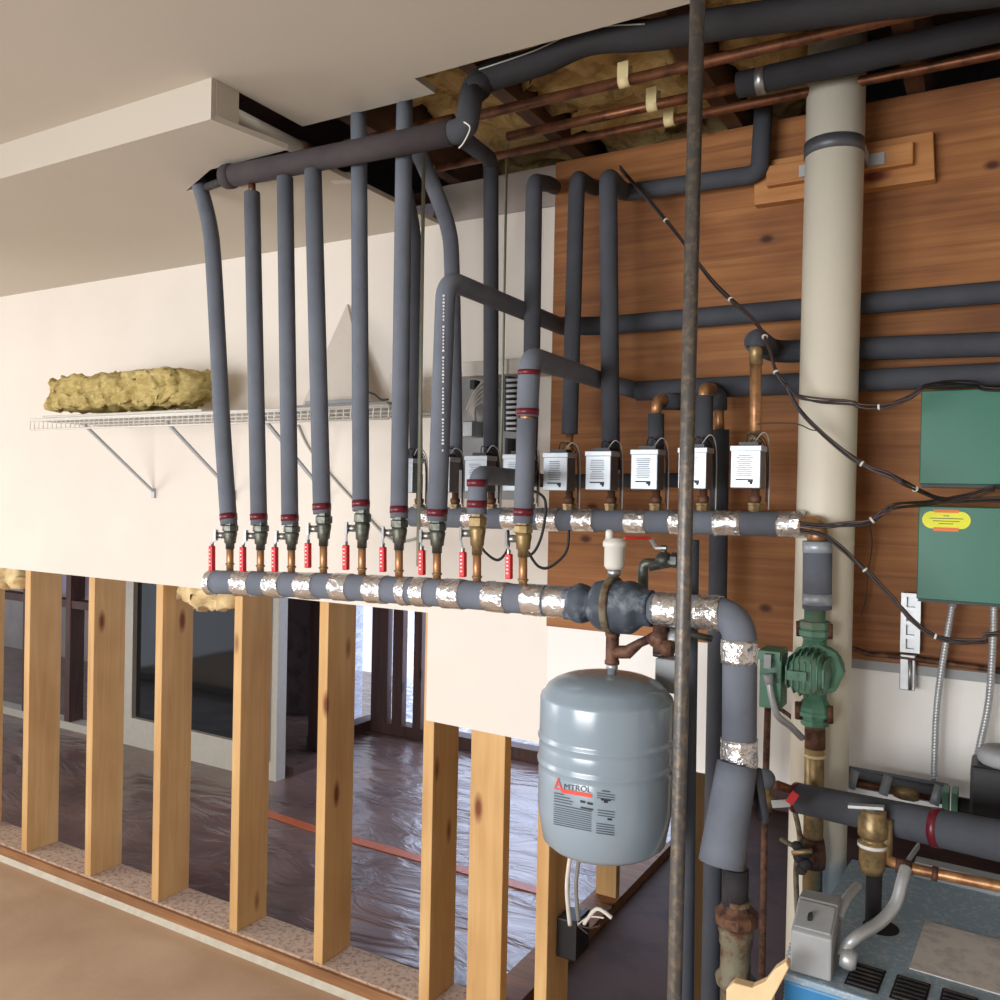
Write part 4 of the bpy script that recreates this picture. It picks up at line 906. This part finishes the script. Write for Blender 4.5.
MB().cyl(c_ + V((.02, 0, 0)), c_ + V((.09, 0, 0)), .017, 14).build('neck', 'rough_dark', fg)
bx_ = thing('black_motor', 'black motor housing with grey collar at the right edge above the boiler', 'motor', at(990, 810, 1.95))
c_ = at(1000, 790, 1.92)
MB().box(c_ + V((-.05, -.03, -.05)), c_ + V((.10, .07, .045))).build('housing', 'black_plastic', bx_, .006)
MB().lathe([(.045, 0), (.05, .006), (.05, .022), (.044, .03), (.02, .034)], c_ + V((.01, .02, .045)), n=24).build('collar', 'grey_paint', bx_)

# ================================================================== GREEN CONTROL BOXES
YG = 2.03; xg = at(920, 450, YG).x
def zg_(y): return at(920, y, YG).z
gb = thing('control_box', 'plain upper green control box on the plywood', 'box', (xg + .17, 2.118, zg_(484)))
MB().box((xg, YG, zg_(484)), (xg + .34, 2.118, zg_(391))).build('cover', 'green_box', gb, .002)
MB().box((xg + .002, YG + .01, zg_(487)), (xg + .338, 2.118, zg_(484))).build('base_lip', 'black_plastic', gb)
gb = thing('control_box', 'lower green control box with a yellow sticker on the plywood', 'box', (xg + .17, 2.118, zg_(599)))
MB().box((xg, YG, zg_(599)), (xg + .34, 2.118, zg_(506))).build('cover', 'green_box', gb, .002)
MB().box((xg + .002, YG + .012, zg_(602)), (xg + .338, 2.118, zg_(599))).build('base_lip', 'black_plastic', gb)
a, b = at(922, 528, YG), at(971, 512, YG); W_, H_ = b.x - a.x, b.z - a.z; cc = (a + b) / 2; pts = []
for k in range(24):
    an = 2 * math.pi * k / 24; sx_ = 1 if math.cos(an) > 0 else -1; pts.append((cc.x + sx_ * (W_ / 2 - H_ / 2) + H_ / 2 * math.cos(an), YG - .0012, cc.z + H_ / 2 * math.sin(an)))
stk = MB().prism(pts, (0, .001, 0)).build('yellow_sticker', 'yellow_label', gb)
for z0_, z1_ in ((-.64, -.42), (.42, .60)): MB().box((cc.x - W_ * .26, YG - .0016, cc.z + H_ * z0_), (cc.x + W_ * .26, YG - .0002, cc.z + H_ * z1_)).build('orange_edge', 'orange_label', stk)
mb = MB()
for j, w in enumerate((.12, .7, .55, .3)): mb.box((cc.x - W_ * w / 2, YG - .0018, cc.z + H_ * (.22 - j * .15)), (cc.x + W_ * w / 2, YG - .001, cc.z + H_ * (.26 - j * .15)))
mb.build('fine_print', 'print_dark', stk)
# flexible steel conduits
def flex(pts, r, label):
    P = spline([at(*p) for p in pts], 40); rs = [r * (1 + (.16 if i % 4 < 2 else -.10)) for i in range(len(P))]
    L_ = sum((P[i + 1] - P[i]).length for i in range(len(P) - 1)); n_ = int(L_ / .0022)
    # even resampling
    Q = []; acc = 0; tgt = 0; i = 0
    for k in range(n_ + 1):
        s_ = L_ * k / n_
        while i < len(P) - 2 and acc + (P[i + 1] - P[i]).length < s_: acc += (P[i + 1] - P[i]).length; i += 1
        sg = (P[i + 1] - P[i]).length; Q.append(lerp(P[i], P[i + 1], min(1, (s_ - acc) / max(sg, 1e-9))))
    o = MB().tube(Q, [r * (1.12 if k % 3 == 0 else .88) for k in range(len(Q))], 12).build('flexible_conduit', 'zinc'); tag(o, label, 'conduit', 'corrugated steel conduits below the green box'); return o
flex([(953, 601, 2.06), (948, 630, 2.06), (940, 680, 2.07), (936, 720, 2.07), (934, 784, 2.07)], .0070, 'corrugated steel conduit on the left below the green box')
flex([(994, 603, 2.06), (993, 640, 2.06), (989, 700, 2.07), (980, 745, 2.07), (974, 775, 2.03)], .0075, 'corrugated steel conduit on the right below the green box')
for x in (953, 994):
    o = MB().lathe([(.012, 0), (.012, -.006), (.009, -.008), (.009, -.014)], at(x, 600, 2.06), n=12).build('conduit_connector', 'zinc'); tag(o, 'round connector under the green box at the ' + ('left' if x < 970 else 'right') + ' conduit', 'connector')
# strut bracket
sb = thing('strut_bracket', 'slotted galvanised strut bracket below left of the green box', 'bracket', at(911, 690, 2.10))
a, b = at(900, 650, 2.085), at(921, 596, 2.085)
xl, xr, zl_, zh = a.x, b.x, a.z, b.z
mb = MB().box((xl, 2.085, zl_), (xl + .011, 2.1, zh)).box((xr - .011, 2.085, zl_), (xr, 2.1, zh))
for k in range(5): z = lerp(zl_, zh, k / 4); mb.box((xl, 2.0855, z - .004), (xr, 2.1, z + .004))
mb.box((xl, 2.098, zl_), (xr, 2.118, zh)).build('upper_strut', 'zinc', sb)
zl2 = at(911, 691, 2.085).z; zh2 = at(911, 655, 2.085).z
MB().box((xl, 2.085, zl2), (xr - .008, 2.127, zh2)).build('lower_strut', 'zinc', sb, .002)
MB().cyl(at(910, 660, 2.08), at(910, 690, 2.08), .004, 8).build('bolt', 'steel', sb)

# ================================================================== WIRE BUNDLES
def bundle(pts, label, n=3, r=.0025, spread=.005, mats=('wire_brown', 'wire_black', 'wire_brown'), ties=(), Y=1.84):
    P = [at(p[0], p[1], p[2] if len(p) > 2 else Y) for p in pts]
    if pts[-1][0] == 1010: P += [V((.42, P[-1].y, P[-1].z)), V((.50, 2.10, P[-1].z - .01))]
    t_ = thing('wire_bundle', label, 'wires', P[0], 'bundled control wires')
    for k in range(n):
        rnd = random.Random(k * 7 + len(pts)); an = k * 2.1
        Q = [p + V((0, math.cos(an + i * .9) * spread * .6, math.sin(an + i * .9) * spread + rnd.uniform(-1, 1) * spread * .3)) for i, p in enumerate(P)]
        MB().tube(spline(Q, 8), r, 7).build('wire', mats[k % len(mats)], t_)
    S = spline(P, 8)
    for u in ties:
        i = int(u * (len(S) - 2)); d = (S[i + 1] - S[i]).normalized(); MB().cyl(S[i] - d * .002, S[i] + d * .002, spread * .95 + r, 12).build('cable_tie', 'tie', t_)
bundle([(620, 168, 2.0), (652, 204, 2.0), (680, 238, 1.98), (715, 284, 1.95), (755, 322, 1.9), (768, 345, 1.86), (776, 372, 1.84), (786, 385, 1.84)], 'wire bundle slanting down from the ceiling past the pole to the white pipe', 3, .0025, .004, ties=(.22, .5, .68, .88))
bundle([(786, 385), (797, 396), (820, 401), (850, 402), (862, 407), (885, 406), (910, 397), (925, 387), (945, 383, 1.9), (975, 384, 2.0), (1010, 389, 2.02)], 'wire bundle drooping across the white pipe to the top of the upper green box', 3, .0022, .004, ties=(.4,))
bundle([(786, 385), (798, 408), (818, 430), (850, 456), (872, 469), (890, 475), (906, 484), (925, 493, 1.95), (950, 500, 1.98), (1010, 500, 2.0)], 'wire bundle crossing the white pipe diagonally to the gap between the green boxes', 4, .0024, .004, ties=(.33, .6, .85))
bundle([(800, 524), (825, 526), (850, 524), (868, 522), (884, 512), (898, 505), (930, 503, 1.95), (960, 498, 1.98), (995, 488, 1.99)], 'wire bundle leaving the right end of the rear manifold toward the green boxes', 4, .0024, .005, ties=(.42,))
bundle([(800, 530), (822, 535), (840, 547), (856, 561), (875, 580), (898, 604), (912, 620), (930, 634), (955, 641), (985, 641), (1010, 634)], 'wire bundle sagging from the manifold end down to below the lower green box', 3, .0025, .0035, ties=(.3, .62))
o = MB().tube(spline([at(x, y, 2.07) for x, y in ((870, 525), (872, 545), (868, 575), (866, 598), (861, 615))]), .0013, 6).build('thin_wire', 'wire_black'); tag(o, 'single thin wire dangling on the plywood below the left of the green boxes', 'wire')
o = MB().tube(spline([at(x, y, 1.84) for x, y in ((757, 424), (775, 423), (797, 424), (812, 430), (822, 430))]), .0013, 6).build('thin_wire', 'wire_brown'); tag(o, 'thin wire running from the bare copper riser over the white pipe', 'wire')

# ================================================================== BOILER
bl = thing('boiler', 'blue boiler casing with dusty grey-blue top and black vents', 'boiler', (-.283, 1.43, 0))
X0 = -.283; Y0b, Y1b = 1.43, 1.96; X1 = .36
MB().box((X0, Y0b, .03), (X1, Y1b, zb_ - .012)).build('jacket', 'boiler_blue', bl, .004)
MB().box((X0 + .02, Y0b + .02, 0), (X1 - .02, Y1b - .02, .03)).build('plinth', 'black_plastic', bl)
MB().box((X0 - .002, Y0b - .002, zb_ - .012), (X1, Y1b, zb_)).build('top_panel', 'boiler_top', bl, .003)
A, B, C = atz(851, 960, zb_), atz(883, 970, zb_), atz(840, 981, zb_)
vw = B.x - A.x; pit = vw + .016; vx = A.x; vy1 = A.y; vy0 = C.y
for k in range(6):
    v_ = MB().box((vx + k * pit, vy0, zb_), (vx + k * pit + vw, vy1, zb_ + .0015)).build('vent', 'dark_void', bl)
    mb = MB()
    for j in range(6):
        y = lerp(vy0, vy1, (j + .5) / 6); mb.box((vx + k * pit + .003, y - .002, zb_ + .0015), (vx + k * pit + vw - .003, y + .002, zb_ + .004))
    mb.build('louvre', 'rough_dark', v_)
a, b, c_, d_ = atz(915, 917, zb_), atz(1012, 940, zb_), atz(1000, 990, zb_), atz(894, 962, zb_)
MB().prism([(a.x, a.y, zb_), (a.x + .17, a.y, zb_), (a.x + .17, d_.y, zb_), (a.x, d_.y, zb_)], (0, 0, .002)).build('cover_plate', 'boiler_plate', bl)
hp_ = atz(873, 924, zb_)
MB().lathe([(.030, 0), (.030, .0015)], (hp_.x, hp_.y, zb_), n=24).build('pipe_hole', 'dark_void', bl)
e0, e1 = atz(900, 868, zb_), atz(1000, 905, zb_)
MB().box((e0.x, e0.y - .02, zb_), (X1, e0.y + .012, zb_ + .03)).build('rear_flashing', 'grey_paint', bl)
MB().box((X0 + .02, Y0b - .003, .62), (X0 + .06, Y0b, .66)).build('side_mark', 'dark_void', bl)
v_ = MB().box((X0 + .05, Y0b - .004, zb_ - .075), (X0 + .12, Y0b - .0005, zb_ - .05)).build('front_vent', 'dark_void', bl)
bl.rotation_euler.z = math.radians(-3.2)
# relief valve
rv = thing('relief_valve', 'brass relief valve on a black pipe rising from the boiler top', 'valve', (hp_.x, hp_.y, zb_))
def zr(y): return at(873, y, hp_.y).z - zb_
MB().lathe([(.0135, 0), (.0135, zr(870))], (hp_.x, hp_.y, zb_), n=18).build('black_pipe', 'rough_dark', rv)
MB().lathe([(.018, zr(873)), (.021, zr(868)), (.0225, zr(866)), (.0225, zr(847)), (.0245, zr(846)), (.0245, zr(842)), (.019, zr(841)), (.019, zr(838)), (.0245, zr(836)), (.0255, zr(834)), (.0255, zr(819)), (.023, zr(817)), (.0225, zr(811)), (.018, zr(809))], (hp_.x - .004, hp_.y, zb_), n=24).build('body', 'brass', rv)
MB().cyl((hp_.x - .004, hp_.y, zb_ + zr(843)), (hp_.x - .004, hp_.y, zb_ + zr(846.5)), .0252, 24).build('white_ring', 'plastic_white', rv)
MB().cyl((hp_.x + .016, hp_.y + .01, zb_ + zr(856)), (hp_.x + .016, hp_.y + .01, zb_ + zr(818)), .012, 14).build('side_body', 'brass', rv)
MB().obox((hp_.x - .016, hp_.y, zb_ + zr(808)), V((.030, 0, .004)), V((0, .008, 0)), V((-.0003, 0, .003))).build('test_lever', 'zinc', rv, .001)
rp_ = [V((hp_.x + .015, hp_.y + .01, zb_ + zr(858)))]; rp_ += [at(900, 866, hp_.y), at(1012, 889, hp_.y)]; rp_ += [V((1.59, rp_[-1].y, rp_[-1].z))]
dp = thing('discharge_pipe', 'bright copper pipe running right from the relief valve over the boiler', 'pipe', rp_[1])
MB().tube(rp_, .0095, 16).build('copper_pipe', 'copper_bright', dp)
for xa_c, ya_c, xb_c, yb_c in ((896, 865, 912, 868.5), (932, 873, 938, 874.5)): MB().cyl(at(xa_c, ya_c, hp_.y), at(xb_c, yb_c, hp_.y), .0125, 14).build('coupling', 'rusty', dp)
a, b = at(907, 862, hp_.y + .02), at(919, 845, hp_.y + .10)
MB().bar(a, b, .012, .003).build('strap', 'zinc', dp)
# switch box
swb = atz(815, 975, zb_)
s0 = at(791, 965, 1.445); s1 = at(832, 972, 1.445); 
xs0, xs1 = s0.x, s1.x; zz = zb_ + .001; ys0 = 1.437
zf = at(795, 931, ys0).z; zk = at(812, 891, ys0 + .09).z
sw = thing('switch_box', 'grey electrical switch box on the front left corner of the boiler', 'box', ((xs0 + xs1) / 2, ys0 + .04, zz))
mb = MB().prism([(xs0, ys0, zz), (xs0, ys0, zf), (xs0, ys0 + .06, zk), (xs0, ys0 + .095, zk), (xs0, ys0 + .095, zz)], (xs1 - xs0, 0, 0)); mb.build('body', 'grey_paint', sw, .003)
nrm = V((0, -(zk - zf), .06)).normalized(); mid = V(((xs0 + xs1) / 2, ys0 + .03, (zf + zk) / 2)); sl = V((0, .06, zk - zf)).normalized()
pl = MB().obox(mid + nrm * .0015, V((.028, 0, 0)), sl * .026, nrm * .0015).build('switch_plate', 'zinc', sw, .001)
MB().obox(mid + nrm * .006 - sl * .006 - V((.006, 0, 0)), V((.003, 0, .002)), sl * .005, nrm * .006).build('toggle', 'black_plastic', pl)
c_ = at(836, 955, ys0 + .03)
def cond(pts, r, label, nm='conduit'):
    o = MB().tube(spline([V(p) for p in pts], 10), r, 12).build(nm, 'grey_paint'); o.data.materials[0] = MATS['zinc']; tag(o, label, 'conduit'); return o
cond([at(843, 957, 1.47), at(848, 945, 1.48), at(858, 936, 1.49), at(880, 922, 1.53), at(895, 905, 1.56), at(902, 882, 1.58), at(906, 868, 1.60)], .0098, 'smooth silver conduit curving over the boiler from the switch box')
cond([at(838, 918, 1.50), at(846, 900, 1.54), at(858, 886, 1.60)], .008, 'short silver conduit stub behind the switch box')
o = MB().lathe([(.014, -.008), (.016, 0), (.016, .01), (.012, .016)], at(846, 958, 1.47), (.9, 0, -.1), 12).build('conduit_connector', 'zinc'); tag(o, 'silver connector where the smooth conduit meets the switch box', 'connector')
# beige curved piece and cable at bottom
P = [(724, 1500), (726, 990), (733, 983), (752, 988), (765, 982), (774, 970), (786, 962), (789, 968), (780, 985), (772, 1000), (770, 1500)]
o = MB().prism([at(x, y, 1.36) for x, y in P], (0, .02, 0)).build('curved_wood_piece', 'beige_wood', None, .002); tag(o, 'pale curved offcut standing in front of the boiler corner at the bottom edge', 'offcut')
flexo = flex([(788, 1008, 1.44), (789, 985, 1.44), (790, 962, 1.46), (794, 945, 1.48)], .007, 'armoured cable rising beside the boiler corner'); del flexo['group']
for pts, lb in (([(795, 812, 1.82), (800, 840, 1.82), (796, 870, 1.80), (798, 925, 1.78)], 'pale armoured cable hanging beside the brass pipe'), ([(780, 838, 1.84), (792, 845, 1.84), (806, 848, 1.83), (800, 858, 1.83)], 'dark corroded wire knot beside the brass pipe')):
    o = MB().tube(spline([at(*p) for p in pts]), .0055, 8).build('armoured_cable', 'corroded'); tag(o, lb, 'cable')
for i in range(1):
    t_ = thing('corroded_valve', 'dark green corroded valve on the brass pipe behind the boiler', 'valve', at(802, 872, 1.80))
    mb = MB()
    for j in range(5): mb.sphere(at(797 + (j * 7) % 12, 846 + j * 6, 1.79), .012 + .002 * (j % 2), (1, .8, .8), 10, 6)
    mb.build('body', 'rough_dark', t_); MB().cyl(at(792, 853, 1.78), at(812, 851, 1.78), .005, 8).build('stem', 'brass', t_)

# black box with cables on stud
c0 = at(575, 945, 2.20)
jb_ = thing('junction_box', 'black junction box with loose stripped wires fixed to the stud below the tank', 'box', c0)
xb0 = sx[7] + .038; zA, zB_ = at(577, 962, 2.2).z, at(577, 922, 2.2).z
MB().box((xb0 + .001, 2.195, zA), (xb0 + .058, 2.276, zB_)).build('body', 'black_plastic', jb_, .004)
MB().box((xb0 + .052, 2.190, zA + .008), (xb0 + .064, 2.279, zB_ + .006)).build('flange', 'black_plastic', jb_)
for k, (pp, mt_, r_) in enumerate(([[(612, 918), (597, 909), (584, 924)], 'wire_white', .0055], [[(604, 918), (590, 917), (578, 924)], 'wire_white', .0022], [[(600, 926), (590, 928), (580, 926)], 'wire_brown', .002], [[(612, 908), (596, 911), (578, 922)], 'wire_black', .002], [[(588, 934), (583, 930), (578, 926)], 'wire_brown', .002])):
    MB().tube(spline([at(x, y, 2.19) for x, y in pp]), r_, 8).build('stripped_wire', mt_, jb_)
for k, (xo, lb) in enumerate(((0, 'left white cable running from behind the tank down to the black box'), (9, 'right grey cable beside the stud under the tank'))):
    o = MB().tube(spline([at(572 + xo, 845, 2.13 if k == 0 else 2.2), at(567 + xo, 885, 2.13 if k == 0 else 2.2), at(570 + xo, 925, 2.15 if k == 0 else 2.2)]), .0062, 8).build('white_cable', 'wire_white' if k == 0 else 'grey_cable'); tag(o, lb, 'cable')

# ================================================================== LIGHT
w = bpy.data.worlds.new('world'); scn.world = w; w.use_nodes = True
bgn = w.node_tree.nodes['Background']; bgn.inputs[0].default_value = (.80, .87, 1.0, 1); bgn.inputs[1].default_value = 1.2
def area(name, loc, target, size, sy, power, color):
    l = bpy.data.lights.new(name, 'AREA'); l.shape = 'RECTANGLE'; l.size = size; l.size_y = sy; l.energy = power; l.color = color
    o = bpy.data.objects.new(name, l); col.objects.link(o); o.location = loc; o.rotation_euler = (V(target) - V(loc)).to_track_quat('-Z', 'Y').to_euler(); return o
area('window_light', (-5.4, .1, 1.3), (-3.0, 2.1, 1.25), 1.6, 1.4, 50, (1, .93, .86))
rl_ = area('room_fill', (-1.4, -2.3, 1.3), (-.6, 2.1, .98), 2.6, 1.1, 60, (.98, .985, 1)); rl_.data.spread = math.radians(110)  # added fill from behind the camera, no fixture stands there
area('back_room_window_light', (-2.3, 5.0, 1.3), (-2.3, 2.0, 1.2), 2.3, 2.3, 55, (.70, .80, 1))
area('side_window_light', (-5.6, 5.3, 1.3), (-3.4, 3.8, .6), 1.4, 2.0, 45, (.70, .80, 1))
vs = scn.view_settings; vs.view_transform = 'Standard'; vs.look = 'None'; vs.gamma = 1; vs.use_curve_mapping = False; vs.exposure = .08
